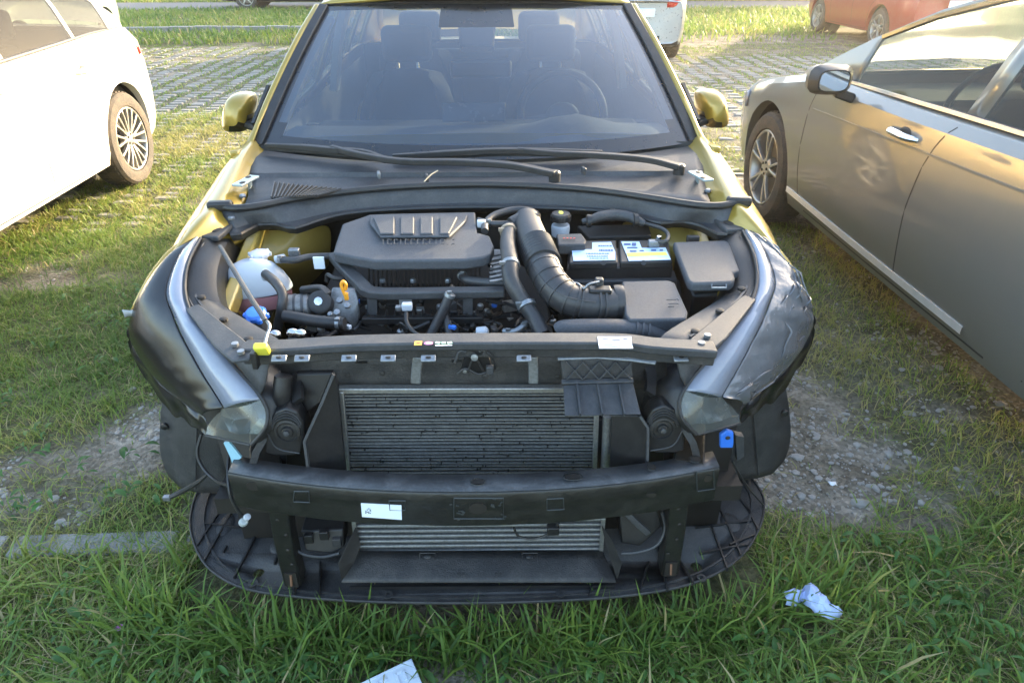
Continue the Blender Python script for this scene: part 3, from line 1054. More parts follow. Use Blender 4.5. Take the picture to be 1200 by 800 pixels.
PH = dict(L=4.05, W=1.76, R=.31, wf=.80, wr=3.25, cab0=1.1, cab1=3.7, topy=[0, .1, .4, 1.05, 2.2, 3.4, 3.9, 4.05], topz=[.55, .66, .78, .95, .98, 1.02, 1.0, .85], gy=[1.0, 1.7, 2.2, 3.0, 3.5, 3.95], gz=[.955, 1.38, 1.46, 1.44, 1.34, 1.02], ws=1.75, rw=3.4)
WH = [(1.3, 2.2), (2.3, 3.05)]
simple_car('green_car', 'pale grey-green car partly hidden behind the white hatchback', (-7.15, 8.48, 0), 0, GREENP, PH, WH)
simple_car('silver_car', 'silver car with black lower bumper behind the dismantled car', (2.22, 13.85, 0), PI, SILVP, dict(PH, lampz=.78), WH)
simple_car('red_car', 'red car parked at the top right with alloy wheels', (7.75, 15.0, 0), PI, REDP, dict(PH, wf=.78, wr=3.22), WH, spokes=5, style='twin')
simple_car('shade_car', 'unseen black hatchback added behind the gold car to shade the paving', (-.8, 13.7, 0), PI, NAVYP, PH, WH)  # unseen car, added so that its shadow falls on the left paving
simple_car('navy_car', 'dark navy car parked broadside at the far top left', (-3.55, 21.4, 0), PI / 2, NAVYP, dict(PH, wf=.75, wr=3.1), WH, spokes=5)
FOOT.append((-7.7, -3.5, 20.5, 22.3))

# ---- unseen garage added beyond the path to lay shade on the far grass
def block(name, label, x0, x1, y0, y1, h):
    root = thing(name, label, 'added building', ((x0 + x1) / 2, (y0 + y1) / 2, 0), 0, world=True)
    MB().box(((x0 + x1) / 2, (y0 + y1) / 2, h / 2), (x1 - x0, y1 - y0, h)).build('wall', WALLM, root)
    MB().box(((x0 + x1) / 2, (y0 + y1) / 2, h + .1), (x1 - x0 + .5, y1 - y0 + .4, .2)).build('roof', ROOFM, root, bevel=.02)
    n = int((x1 - x0) / 3)
    for k in range(n):
        xc = x0 + (k + .5) * (x1 - x0) / n
        w = MB().box((xc, y0 - .01, 1.15), (2.3, .06, 2.2)).build('door', pbr('door_paint', (0.12, 0.16, 0.13), 0.6), root, bevel=.01)
        MB().box((xc + .1, y0 - .06, 1.1), (.14, .05, .04)).build('handle', STEEL, w)
    return root
block('shade_garage', 'unseen garage added beyond the path to shade the far grass', 1, 19, 30, 34, 6.0)
for o in bpy.data.objects:
    if o.parent is None and o.get('category') == 'car':
        o['group'] = 'cars standing in the car park'

# ================================================================== the dismantled gold car
car = thing('dismantled_car', 'gold car without bonnet and front bumper, engine bay and radiators exposed', 'car', (0, 2.0, 0), 0, 'cars standing in the car park', world=True)
GP = dict(L=4.12, W=1.77, R=.315, wf=.87, wr=3.42, cab0=1.32, cab1=3.75, topy=[0, 1.1, 1.3, 2.2, 3.4, 3.9, 4.12], topz=[.9, .93, .945, .95, 1.0, 1.0, .86], gy=[1.30, 1.60, 1.88, 2.35, 3.0, 3.55, 4.0], gz=[.95, 1.155, 1.347, 1.42, 1.42, 1.34, 1.02], ws=1.90, rw=3.4, tumble=.225, wbow=.10, seats=(2.42, 3.25))
gc = Car(GP, car)
gc.lower(GOLD, y0=1.335)
gc.green(GOLD, SGLASS, [(1.50, 2.38), (2.48, 3.22), (3.28, 3.62)], windscreen=False)
std_gap(gc, 1.46, 2.43, 3.2, .94)
gc.handle(2.28, .85, GOLD)
gc.handle(3.08, .87, GOLD)
gc.wheels(7, 'single')

# ---- windscreen
def wsp(u, v, off=0.0):
    b = V(u * .762, 1.335 - .165 * (1 - u * u), .938 - .012 * (1 - u * u))
    t = V(u * .588, 1.885 - .07 * (1 - u * u), 1.338 + .014 * (1 - u * u))
    p = b.lerp(t, v)
    bul = .022 * math.sin(PI * v) * (1 - .3 * u * u)
    return p + V(0, -.46, .88) * (bul + off)
NU, NV = 44, 26
gl, fri = MB(), MB()
for i in range(NU):
    for j in range(NV):
        u0, u1, v0, v1 = -1 + 2 * i / NU, -1 + 2 * (i + 1) / NU, j / NV, (j + 1) / NV
        uc, vc = (u0 + u1) / 2, (v0 + v1) / 2
        q = [wsp(u0, v0), wsp(u1, v0), wsp(u1, v1), wsp(u0, v1)]
        edge = abs(uc) > .955 or vc < .075 or vc > .955 or (abs(uc) > .92 and vc < .15) or (vc > .79 and -.21 < uc < .23)
        (fri if edge else gl).add(q, [(0, 1, 2, 3)])
def weldsmooth(o, d=.0005):
    bm = bmesh.new()
    bm.from_mesh(o.data)
    bmesh.ops.remove_doubles(bm, verts=bm.verts, dist=d)
    bmesh.ops.recalc_face_normals(bm, faces=bm.faces)
    bm.to_mesh(o.data)
    bm.free()
    o.data.polygons.foreach_set('use_smooth', [True] * len(o.data.polygons))
    return o
ws = weldsmooth(gl.build('windscreen', GLASS, car))
weldsmooth(fri.build('black_border', FRIT, ws))
for s in (-1, 1):
    MB().bar([wsp(s * 1.0, v, .006) + V(s * .006, 0, 0) for v in (0, .25, .5, .75, 1)], .034, .014, up=(0, -.46, .88)).build('pillar_trim', RUB, car, bevel=.003)
    MB().bar([V(s * .800, 1.18, .945), wsp(s, .02, 0) + V(s * .034, 0, -.002), wsp(s, .3, .0) + V(s * .036, 0, -.002), wsp(s, .7, .0) + V(s * .036, 0, -.002), wsp(s, 1, .0) + V(s * .034, .02, -.002)], [.03, .024, .022, .022, .022], .03, up=(0, -.46, .88)).build('pillar', GOLD, car, bevel=.006)
MB().bar([wsp(u, 1.0, .003) + V(0, .012, .004) for u in np.linspace(-1, 1, 9)], .012, .008, up=(0, -.3, .95)).build('roof_trim', RUB, car)
# mirror foot and rear-view mirror
m = MB().prism([wsp(-.12, .90, -.02), wsp(.12, .90, -.02), wsp(.10, .72, -.03), wsp(-.10, .72, -.03)], (0, .06, -.03)).build('sensor_housing', PLASB, car, bevel=.01)
MB().box(wsp(0.02, .66, -.09), (.23, .03, .065)).build('interior_mirror', PLASB, m, bevel=.012)
# dashboard with hood over the dials, screen, vent, wheel
rows = []
for t in np.linspace(0, 1, 7):
    r_ = []
    for u in np.linspace(-1, 1, 17):
        x = u * (.735 + .0 * t)
        y0 = 1.30 - .14 * (1 - u * u) + .03
        y = y0 + (1.84 - y0) * t
        hood = .075 * math.exp(-((x - .36) / .17) ** 2) * math.sin(PI * min(1, t * 1.02)) ** 2
        r_.append(V(x, y, .905 + .02 * math.sin(PI * t) + hood - (.10 if t > .99 else 0)))
    rows.append(r_)
dash = MB().grid(rows).build('dash_top', pbr('dash_skin', (0.085, 0.09, 0.098), 0.75, var=0.15, dust=0.2), car, solid=.01)
MB().box((-.02, 1.79, .955), (.26, .018, .075), Matrix.Rotation(-.25, 3, 'X')).build('screen', pbr('screen_black', (0.05, 0.065, 0.08), 0.25), dash, bevel=.006)
MB().prism([V(-.72, 1.84, .9), V(.72, 1.84, .9), V(.72, 1.9, .62), V(-.72, 1.9, .62)], (0, .05, 0)).build('dash_front', TRIM, car)
cw = V(.365, 1.99, .895)
tilt = Matrix.Rotation(R(-24), 3, 'X')
sw = MB().tube([cw + tilt @ V(math.cos(a) * .185, 0, math.sin(a) * .185) for a in np.linspace(0, 2 * PI, 28)], .0165, n=10, sm=2).build('steering_wheel', TRIM, car)
MB().ell(cw, (.075, .03, .06)).build('hub', TRIM, sw)
for a in (PI + .15, -.15, -PI / 2):
    MB().bar([cw, cw + tilt @ V(math.cos(a) * .18, 0, math.sin(a) * .18)], .04, .018, up=(0, -1, .3), sm=1).build('spoke', TRIM, sw)
for sx_ in (-.36, .36):
    for k in (-.05, .05):
        MB().tube([V(sx_ + k, 2.58, .98), V(sx_ + k, 2.61, 1.06)], .008, n=8).build('headrest_post', CHROME, car)
for s in (-1, 1):
    MB().bar([V(s * .70, 2.40, .94), V(s * .66, 2.42, 1.15), V(s * .60, 2.44, 1.33)], .10, .03, up=(s, 0, 0)).build('centre_pillar_lining', LINING, car)
    MB().bar([wsp(s * .97, v, -.025) for v in (.1, .5, .95)], .05, .02, up=(0, -.46, .88)).build('windscreen_pillar_lining', LINING, car)
    MB().ell(wsp(s * .93, .07, -.05), (.022, .02, .03)).build('side_vent', LINING, car)
MB().grid([[V(u * .56, y, 1.325 + .06 * (1 - u * u) * 0 + (y - 1.95) * .04) for u in (-1, -.5, 0, .5, 1)] for y in (1.95, 2.6, 3.3)]).build('headlining', LINING, car)
MB().prism([V(-.62, 3.25, .45), V(.62, 3.25, .45), V(.62, 3.38, 1.0), V(-.62, 3.38, 1.0)], (0, .12, 0)).build('rear_bench', SEAT, car, bevel=.04)

# ---- door mirrors
def door_mirror(s):
    c = V(s * .900, 1.58, 1.000)
    rows = []
    for t, k, dx in ((0, .45, .02), (.2, .85, .01), (.5, 1.0, 0), (.8, 1.0, 0), (1, .92, 0)):
        ring = []
        for a in range(19):
            an = 2 * PI * a / 18
            ca, sa = math.cos(an), math.sin(an)
            px_ = math.copysign(abs(ca) ** .65, ca) * .054 * k
            pz = math.copysign(abs(sa) ** .65, sa) * .070 * k
            ring.append(V(c.x + px_ - s * (.022 * (pz / .07)), c.y - .07 + .15 * t, c.z + pz))
        rows.append(ring)
    up_, lo_ = MB(), MB()
    for i in range(len(rows) - 1):
        for a in range(18):
            q = [rows[i][a], rows[i][a + 1], rows[i + 1][a + 1], rows[i + 1][a]]
            z = sum(p.z for p in q) / 4 + .55 * s * (sum(p.x for p in q) / 4 - c.x)
            (up_ if z > c.z - .030 else lo_).add(q, [(0, 1, 2, 3)])
    up_.add(rows[0][:-1], [tuple(range(18))])
    o = weldsmooth(up_.build('side_mirror', GOLD, car))
    weldsmooth(lo_.build('mirror_shell', PLASB, o))
    MB().prism([V(p.x, c.y + .078, p.z) for p in rows[-1][:-1]], (0, .004, 0)).build('mirror_glass', MIRG, o)
    MB().bar([V(s * .80, 1.56, .955), V(s * .86, 1.57, .965), V(s * .91, 1.58, .985)], [.09, .07, .06], [.035, .03, .03]).build('mirror_arm', PLASB, o, bevel=.01)
    MB().bar([V(s * .80, 1.48, .945), V(s * .765, 1.62, 1.05)], .012, .12, up=(0, 0, 1), sm=1).build('mirror_sail', PLASB, o)
door_mirror(-1)
door_mirror(1)

# ---- front wings (mirror-alike), inner flanges, strut towers
crest = [V(-.785, 1.34, .965), V(-.775, 1.16, .955), V(-.757, .95, .93), V(-.748, .80, .91), V(-.752, .714, .898), V(-.795, .605, .850)]
crest = catmull(crest, 4)
for s in (-1, 1):
    rows = []
    for p in crest:
        t = max(0, min(1, (p.y - .56) / .25))
        arch = .325 + math.sqrt(max(0, .375 ** 2 - (p.y - .87) ** 2)) if abs(p.y - .87) < .375 else .33
        ox = .885 - .02 * (1 - t)
        r_ = [V(p.x + .078 * t, p.y, p.z - .05 - .07 * t), V(p.x + .062 * t, p.y, p.z - .045), V(p.x + .030 * t, p.y, p.z - .032), V(p.x + .016 * t, p.y, p.z - .006), p,
              V(-lerp1(.25, [0, 1], [abs(p.x), ox]), p.y, p.z - .012), V(-lerp1(.65, [0, 1], [abs(p.x), ox]), p.y, p.z - .045), V(-ox, p.y, max(arch + .02, p.z - .14)), V(-ox, p.y, max(arch + .005, min(arch + .1, p.z - .18))), V(-ox + .004, p.y, arch)]
        rows.append([V(s * -q.x, q.y, q.z) for q in r_])
    MB().grid(rows).build('front_wing', GOLD, car, solid=.004, sub=1)
    # bolts and flange holes
    for yy in (.78, .92, 1.05):
        x = lerp1(yy, [q.y for q in crest[::-1]], [q.x for q in crest[::-1]])
        z = lerp1(yy, [q.y for q in crest[::-1]], [q.z for q in crest[::-1]])
        MB().lathe([(.011, 0), (.011, .005), (.007, .009), (0, .009)], V(-s * (x + .05), yy, z - .036), n=6).build('bolt', STEEL, car)
    # strut tower and side wall of the bay
    base = [WZ([(270, 279, .79), (308, 268, .80), (345, 270, .80), (388, 259, .79)]),
            WZ([(256, 305, .765), (300, 290, .765), (345, 285, .765), (390, 275, .74)]),
            WZ([(250, 325, .72), (290, 315, .72), (345, 310, .71), (388, 300, .66)]),
            WZ([(246, 345, .62), (285, 345, .60), (340, 335, .58), (384, 325, .52)]),
            WZ([(240, 385, .40), (290, 375, .40), (345, 365, .38), (384, 355, .36)])]
    if s > 0:
        base = [mir(r_) for r_ in base]
    MB().grid(base).build('strut_tower', GOLDIN, car, solid=.004, sub=2)
    wall = [V(s * .69, y, z) for y in (.35, 1.2) for z in (.3, .83)]
    MB().grid([[V(s * .700, y, z) for y in (.52, .6, .8, 1.22)] for z in (.25, .6, .80)]).build('inner_wing', GOLDIN, car, solid=.004)
    # rail along the bay side
    MB().bar([V(s * .665, 1.10, .83), V(s * .66, .86, .80), V(s * .655, .62, .745), V(s * .65, .42, .70)], .035, .05).build('side_rail', GOLDIN, car, bevel=.006)
    top = WZ([(262, 262, .86), (246, 283, .845)])
    if s > 0:
        top = mir(top)
    MB().box((top[0] + top[1]) / 2, (.055, .10, .016), Matrix.Rotation(s * .12, 3, 'Z')).build('wing_bracket', PLAS, car, bevel=.004)
    MB().ell(((top[0] + top[1]) / 2 + V(0, 0, .009)), (.014, .02, .003)).build('bracket_hole', DARK, car)
    # bonnet hinge
    hc = W(288, 212, z=.93)
    if s > 0:
        hc = mir([hc])[0]
    h = MB().box(hc, (.034, .10, .007), Matrix.Rotation(s * .25, 3, 'Z'))
    h.bar([hc + V(0, .04, 0), hc + V(s * .012, .05, -.06), hc + V(s * .014, .02, -.12)], .03, .006, up=(s, 0, 0), sm=2)
    ho = h.build('bonnet_hinge', pbr('hinge_paint', (0.36, 0.42, 0.42), 0.45, metal=0.3), car, bevel=.002)
    for dy in (-.03, .028):
        MB().ell(hc + V(0, dy, .004), (.009, .012, .002)).build('hinge_hole', DARK, ho)
    MB().box(hc + V(s * .02, .03, -.09), (.03, .12, .08)).build('hinge_cavity', DARK, car)

# bay floor, bulkhead, front under-panel
MB().box((0, .72, .30), (1.36, .98, .05)).build('bay_floor', DARK, car)
MB().grid([[V(x, 1.06, z) for x in np.linspace(-.7, .7, 6)] for z in (.3, .6, .86)]).build('bulkhead', DARK, car, solid=.01)

# ---- cowl
seal = WZ([(258, 241, .905), (275, 244, .90), (305, 241, .90), (345, 233, .90), (420, 223, .905), (490, 218, .91), (560, 216, .912), (630, 218, .91), (700, 223, .907), (770, 233, .90), (815, 240, .90), (845, 241, .90), (866, 236, .905)])
seal = catmull(seal, 3)
ss = MB().tube(seal, .0105, n=10, sm=1).build('bonnet_seal', RUB, car)
for k in (0, -1):
    MB().box(seal[k], (.07, .03, .028), Matrix.Rotation(-.1 if k else .1, 3, 'Z')).build('seal_end', RUB, ss, bevel=.008)
def lower_edge():
    l = WZ([(270, 276, .845), (276, 278, .845), (298, 265, .84), (322, 263, .84), (345, 268, .84), (372, 259, .845), (410, 250, .85), (480, 245, .852), (560, 243, .853), (640, 244, .852), (700, 247, .85), (742, 252, .848), (772, 262, .843), (796, 260, .84), (822, 265, .84), (846, 277, .845), (852, 275, .845)])
    return catmull(l, 3)
lo = lower_edge()
def resample(p, n):
    xs = [q.x for q in p]
    t = np.linspace(xs[0], xs[-1], n)
    return [V(a, np.interp(a, xs, [q.y for q in p]), np.interp(a, xs, [q.z for q in p])) for a in t]
A_, B_ = resample(seal, 60), resample(lo, 60)
rows = []
for t in (0, .25, .5, .8, 1.0):
    rows.append([a.lerp(b, t) + V(0, 0, -.022 * math.sin(PI * min(1, t * 1.1)) + (.004 if .2 < t < .3 else 0)) for a, b in zip(A_, B_)])
rows.append([b + V(0, .01, -.02) for b in B_])
val = MB().grid(rows).build('cowl_valance', PLAS, car, solid=.004)
MB().tube([b + V(0, 0, .001) for b in B_], .006, n=6, sm=1).build('valance_lip', RUB, val)
# cowl top between seal and glass
C_ = resample([wsp(u, -.015, .0) for u in np.linspace(-1.02, 1.02, 21)], 60)
S_ = resample([p + V(0, .012, 0) for p in seal[4:-4]], 60)
rows = []
for t, dz in ((0, -.004), (.25, -.02), (.5, -.012), (.53, .0), (.8, .004), (1, -.002)):
    rows.append([a.lerp(b, t) + V(0, 0, dz) for a, b in zip(S_, C_)])
cowl = MB().grid(rows).build('cowl_panel', PLAS, car, solid=.004)
# intake grille at the left of the cowl
ga, gb, gc_, gd = W(322, 214, z=.912), W(400, 222, z=.912), W(372, 230, z=.909), W(318, 232, z=.909)
gm = MB().prism([ga, gb, gc_, gd], (0, 0, -.004)).build('grille_backing', DARK, cowl)
for k in range(15):
    t = k / 14
    a, b = ga.lerp(gb, t), gd.lerp(gc_, t)
    MB().bar([a + V(0, 0, .003), b + V(0, 0, .003)], .0032, .004, sm=1).build('grille_bar', PLAS, cowl)
for px, py in ((444, 205), (684, 200), (500, 208)):
    c = W(px, py, z=.925)
    MB().box(c, (.010, .03, .022), Matrix.Rotation(.2, 3, 'Z')).build('cowl_clip', STEEL if px == 444 else PLAS, cowl, bevel=.003)
c0, c1 = W(513, 200, z=.935), W(497, 213, z=.925)
MB().tube([c0, (c0 + c1) / 2 + V(0, 0, .004), c1], .0022, n=5).build('twig', pbr('straw', (0.42, 0.36, 0.25), 0.8), cowl)

# ---- wipers
def wiper(arm, blade, piv):
    w = MB().bar(WZ(arm), [.028, .030, .026, .022, .018], .018).build('wiper', RUB, car, bevel=.003)
    MB().lathe([(.018, -.02), (.018, .008), (.013, .014), (0, .015)], W(*piv), n=14).build('pivot_cap', RUB, w)
    MB().bar(WZ(blade), [.014, .024, .024, .020, .012], [.012, .018, .018, .016, .010]).build('wiper_blade', RUB, w, bevel=.002)
    MB().bar([p + V(0, .004, -.012) for p in WZ(blade)], .005, .014).build('wiper_lip', RUB, w)
wiper([(651, 204, .938), (600, 194, .945), (540, 190, .95), (470, 189, .955), (420, 181, .962), (388, 173, .966)], [(311, 170, .962), (360, 173, .962), (392, 176, .962), (425, 178, .96), (451, 185, .956)], (650, 205, .932))
wiper([(797, 196, .938), (760, 187, .946), (700, 182, .952), (650, 180, .957), (606, 176, .962)], [(460, 183, .950), (520, 180, .955), (580, 177, .960), (640, 177, .960), (706, 178, .955)], (796, 197, .932))

# ================================================================== engine bay
def px_prism(name, outline, depth, mat, bev=.006, parent=car, segs=2):
    return MB().prism(WZ(outline), (0, 0, -depth)).build(name, mat, parent, bevel=bev, segs=segs)

# engine block mass with ribbed manifold
blk = MB().prism(WZ([(395, 300, .74), (600, 300, .74), (640, 330, .70), (650, 395, .62), (400, 395, .60), (380, 340, .66)]), (0, 0, -.28)).build('engine_block', DARK, car, bevel=.01)
mani = MB()
for k in range(26):
    x = 432 + k * 5.2
    a, b = W(x, 308, z=.775), W(x + 1, 334, z=.735)
    mani.bar([a, b], .004, .012, sm=1)
mani.build('manifold_rib', pbr('brown_plastic', (0.035, 0.030, 0.026), 0.6, var=0.3, dust=0.4, dustcol=(0.09, 0.07, 0.055)), blk)
for px in (448, 484, 525):
    MB().lathe([(.009, -.004), (.009, .003), (.006, .007), (0, .007)], W(px, 329, z=.755), n=6).build('bolt', STEEL, blk)
# engine cover
out = [(390, 296, .835), (394, 283, .845), (401, 262, .858), (416, 257, .862), (433, 251, .866), (455, 250, .868), (500, 249, .869), (557, 248, .868), (559, 272, .858), (574, 276, .855), (579, 288, .85), (575, 297, .846), (566, 301, .842), (545, 304, .838), (440, 305, .836), (420, 302, .835)]
ec = MB().prism(WZ(out), (0, 0, -.03)).build('engine_cover', COVER, car, bevel=.006, segs=3)
lip = WZ([(392, 298, .818), (420, 305, .818), (440, 308, .818), (545, 307, .82), (568, 303, .825), (563, 308, .80), (547, 313, .795), (440, 313, .793), (420, 309, .795), (396, 302, .80)])
MB().prism(lip, (0, .03, -.012)).build('cover_lip', COVER, ec, bevel=.004)
px_prism('raised_panel', [(434, 252, .8725), (548, 251, .8735), (546, 258, .871), (527, 276, .8635), (446, 277, .8625), (433, 261, .868)], .008, COVER, .004, ec, 3)
for x0, x1 in ((437, 462), (469, 485), (492, 507), (515, 536)):
    i0, i1 = x0 + (8 if x0 < 440 else 0), x1 - (10 if x1 > 530 else 0)
    px_prism('inset_panel', [(x0, 254, .876), (x1, 253.5, .8765), (i1, 273, .869), (i0, 273.5, .8685)], .007, COVER, .003, ec)
rn = random.Random(3)                                            # worn, illegible relief lettering
xx = 449
while xx < 533:
    wdt = rn.choice((2.0, 3.2, 4.2))
    a, b = W(xx, 280.5, z=.861), W(xx + wdt, 286.5, z=.8575)
    if wdt < 3:
        MB().bar([W(xx, 280.5, z=.8605), W(xx, 286.5, z=.8575)], .0014, .002, sm=1).build('relief_mark', COVER, ec)
    else:
        MB().bar([W(xx, 280.5, z=.8605), W(xx + wdt, 281, z=.8605)], .0014, .002, sm=1).build('relief_mark', COVER, ec)
        MB().bar([W(xx, 286, z=.8578), W(xx + wdt, 286, z=.8578)], .0014, .002, sm=1).build('relief_mark', COVER, ec)
        MB().bar([W(xx, 280.5, z=.8605), W(xx, 286.5, z=.8575)], .0014, .002, sm=1).build('relief_mark', COVER, ec)
    xx += wdt + 3.4
# black frame under the cover
MB().bar(WZ([(390, 299, .80), (402, 312, .79), (424, 334, .775), (436, 343, .77), (470, 344, .77), (530, 343, .772), (592, 342, .775)]), [.030, .034, .036, .036, .034, .032, .03], .022, sm=2).build('engine_brace', PLAS, blk, bevel=.004)
for px in (436, 548):
    MB().prism(WZ([(px - 6, 345, .765), (px + 6, 345, .765), (px + 6, 364, .72), (px - 6, 364, .72)]), (0, -.004, -.012)).build('brace_tab', PLAS, blk, bevel=.006)
fr_ = MB().bar(WZ([(425, 375, .70), (500, 374, .70), (566, 374, .70)]), .02, .018, sm=1)
for k in range(13):
    p = W(432 + k * 10.5, 369, z=.705)
    fr_.box(p, (.005, .03, .02))
fr_.bar(WZ([(541, 372, .70), (541, 392, .65)]), .016, .016, up=(0, 1, 0), sm=1)
fr_.build('fuel_rail', PLASB, blk, bevel=.002)

def hose(name, pts, r, mat=HOSE, parent=blk, n=12, clamps=(), cmat=STEEL):
    P3 = WZ(pts)
    o = MB().tube(P3, r, n=n).build(name, mat, parent)
    q = catmull(P3, 8)
    for t in clamps:
        k = min(len(q) - 2, int(t * (len(q) - 1)))
        d = (q[k + 1] - q[k]).normalized()
        rr = (r if not isinstance(r, list) else sum(r) / len(r)) + .0016
        b = MB().lathe([(rr, -.005), (rr, .005)], q[k], d, 16)
        b.box(q[k] + V(0, -rr * .6, rr * .9), (.012, .006, .008))
        b.build('clamp', cmat, o, bevel=.001)
    return o
hose('breather_hose', [(541, 322, .775), (548, 328, .775), (570, 331, .775), (592, 332, .775)], [.011, .013, .0135, .0135], clamps=(.06,))
hose('coolant_hose', [(527, 346, .78), (520, 362, .745), (512, 378, .71), (502, 398, .67)], .0125, clamps=(.02,))
hose('coolant_pipe', [(519, 362, .73), (524, 378, .71), (527, 398, .68)], .009)
hose('sensor_cable', [(476, 366, .75), (477, 378, .735), (485, 389, .725), (500, 397, .72)], .005, RUB)
c = W(477, 359, z=.76)
s_ = MB().box(c, (.026, .02, .018)).build('sensor_plug', WHITEPL, blk, bevel=.003)
MB().box(c + V(-.022, 0, -.004), (.014, .014, .012)).build('plug_latch', STEEL, s_, bevel=.002)
hose('heater_hose', [(332, 370, .74), (350, 373, .735), (375, 377, .73), (404, 379, .73)], .0155, RUB, clamps=(.93,))
hose('expansion_hose', [(311, 321, .80), (322, 330, .80), (331, 344, .78), (330, 360, .75), (326, 380, .70), (322, 396, .66)], .0125, HOSE)
hose('overflow_hose', [(329, 304, .80), (345, 305, .805), (362, 301, .805), (390, 300, .80)], .0095, HOSE, clamps=(.02,))
hose('thin_hose', [(383, 330, .76), (384, 322, .78), (392, 326, .78), (408, 327, .77)], .006, RUB)
# alternator / tensioner at the left
MB().lathe([(.028, -.04), (.034, -.032), (.034, .032), (.028, .04)], W(347, 360, z=.73), (1, .1, 0), 22).build('thermostat_housing', pbr('dull_alloy', (0.20, 0.20, 0.20), 0.5, metal=0.6, dust=0.4), blk)
for dx in (-.02, 0, .02):
    MB().lathe([(.036, -.003), (.036, .003)], W(347, 360, z=.73) + V(dx, 0, 0), (1, .1, 0), 22).build('housing_ring', PLAS, blk)
k = MB().lathe([(.030, -.02), (.030, .015), (.022, .02), (0, .02)], W(376, 355, z=.745), (0, -.8, .6), 20).build('pulley', RUB, blk)
MB().lathe([(.011, 0), (.011, .008), (0, .009)], W(376, 355, z=.745) + V(0, -.016, .012), (0, -.8, .6), 8).build('bolt', CHROME, k)
MB().bar(WZ([(352, 340, .77), (375, 338, .775), (385, 346, .765)]), .02, .016).build('bracket', PLASB, blk, bevel=.003)
MB().prism(WZ([(388, 335, .77), (418, 335, .77), (420, 352, .745), (412, 372, .70), (392, 372, .70), (386, 352, .745)]), (0, 0, -.05)).build('alternator', pbr('alloy_casting', (0.24, 0.245, 0.25), 0.5, metal=0.5, var=0.3, dust=0.5, dustcol=(0.08, 0.07, 0.06)), blk, bevel=.008)
for px, py in ((398, 352), (407, 358), (395, 366)):
    MB().lathe([(.008, -.004), (.008, .004), (0, .005)], W(px, py, z=.765), (0, -.5, .8), 8).build('bolt', STEEL, blk)
# dipstick
d = W(403, 337, z=.80)
ds = MB().tube([d + V(0, 0, -.02), d + V(-.003, -.002, -.005), d + V(-.0055, 0, .008), d + V(0, 0, .017), d + V(.006, 0, .008), d + V(.003, 0, -.006)], .0045, n=8).build('dipstick', ORG, blk)
MB().box(d + V(.004, -.004, -.022), (.011, .008, .022)).build('dipstick_neck', ORG, ds, bevel=.003)
# misc plumbing and wiring in the well
GREYC = pbr('pale_connector', (0.34, 0.35, 0.35), 0.5)
rn = random.Random(12)
for k in range(60):
    x0 = rn.uniform(340, 650)
    y0 = rn.uniform(346, 390)
    z0 = rn.uniform(.60, .70)
    pts = [(x0, y0, z0)]
    for j in range(3):
        pts.append((pts[-1][0] + rn.uniform(-28, 28), min(398, pts[-1][1] + rn.uniform(-6, 16)), pts[-1][2] + rn.uniform(-.03, .015)))
    hose('loom', pts, rn.choice((.003, .0045, .007)), rn.choice((RUB, RUB, HOSE, PLASB)), n=7)
for k in range(80):
    px, py = rn.uniform(330, 650), rn.uniform(338, 394)
    p = W(px, py, z=rn.uniform(.62, .72))
    mt = rn.choice((PLASB, PLASB, STEEL, ALU, PLAS, HOSE, GREYC))
    if rn.random() < .5:
        MB().box(p, (rn.uniform(.012, .04), rn.uniform(.01, .03), rn.uniform(.01, .03)), Matrix.Rotation(rn.uniform(-.6, .6), 3, 'Z')).build('connector', mt, blk, bevel=.002)
    else:
        MB().lathe([(.009, 0), (.009, .012), (.006, .016), (0, .017)], p, (rn.uniform(-.5, .5), -.6, 1), 8).build('bolt', rn.choice((STEEL, DARK, ALU)), blk)
hose('valve_pipe', [(590, 388, .70), (604, 388, .705), (618, 378, .72)], .008, STEEL, clamps=(.2, .9))
c = W(602, 383, z=.71)
MB().lathe([(.014, -.01), (.014, .012), (.008, .018), (0, .018)], W(564, 389, z=.70), (1, -.2, .2), 14).build('valve_body', WHITEPL, blk)
for px, py in ((258 + 85, 390), (352, 403 - 12), (322, 392)):
    MB().ell(W(px, py, z=.73), (.016, .012, .012)).build('bolt_head', CHROME, blk)

for k in range(14):                                              # coloured plugs and taped branches of the loom
    p = W(rn.uniform(395, 650), rn.uniform(345, 392), z=rn.uniform(.66, .73))
    q_ = MB().box(p, (rn.uniform(.010, .02), .010, .010), Matrix.Rotation(rn.uniform(-1, 1), 3, 'Z')).build('loom_plug', rn.choice((GREYC, BLUE, WHITEPL, PLASB, STEEL)), blk, bevel=.0015)
    MB().tube([p, p + V(rn.uniform(-.03, .03), .01, .012), p + V(rn.uniform(-.06, .06), .03, -.02)], .0026, n=6).build('loom_wire', RUB, q_)
# turbo pipes and air intake
intake = MB().tube(WZ([(597, 268, .86), (595, 285, .855), (598, 308, .845), (599, 328, .82), (612, 352, .775), (626, 372, .74), (636, 392, .71)]), [.020, .021, .022, .021, .021, .020, .021], n=16).build('charge_pipe', HOSE, car)
for px, py, z, d in ((598, 311, .842, (0, -1, -.3)), (617, 358, .765, (.4, -.8, -.6)), (596, 272, .858, (0, -1, 0))):
    b = MB().lathe([(.0245, -.006), (.0245, .006)], W(px, py, z=z), d, 18)
    b.box(W(px, py, z=z) + V(-.02, -.012, .012), (.016, .008, .01))
    b.build('clamp', STEEL if px != 596 else pbr('warm_sleeve', (0.30, 0.24, 0.17), 0.5), intake, bevel=.001)
duct = MB().tube(WZ([(617, 258, .86), (621, 272, .855), (628, 290, .845), (634, 306, .835)]), [.038, .041, .043, .043], n=20).build('intake_duct', HOSE, car)
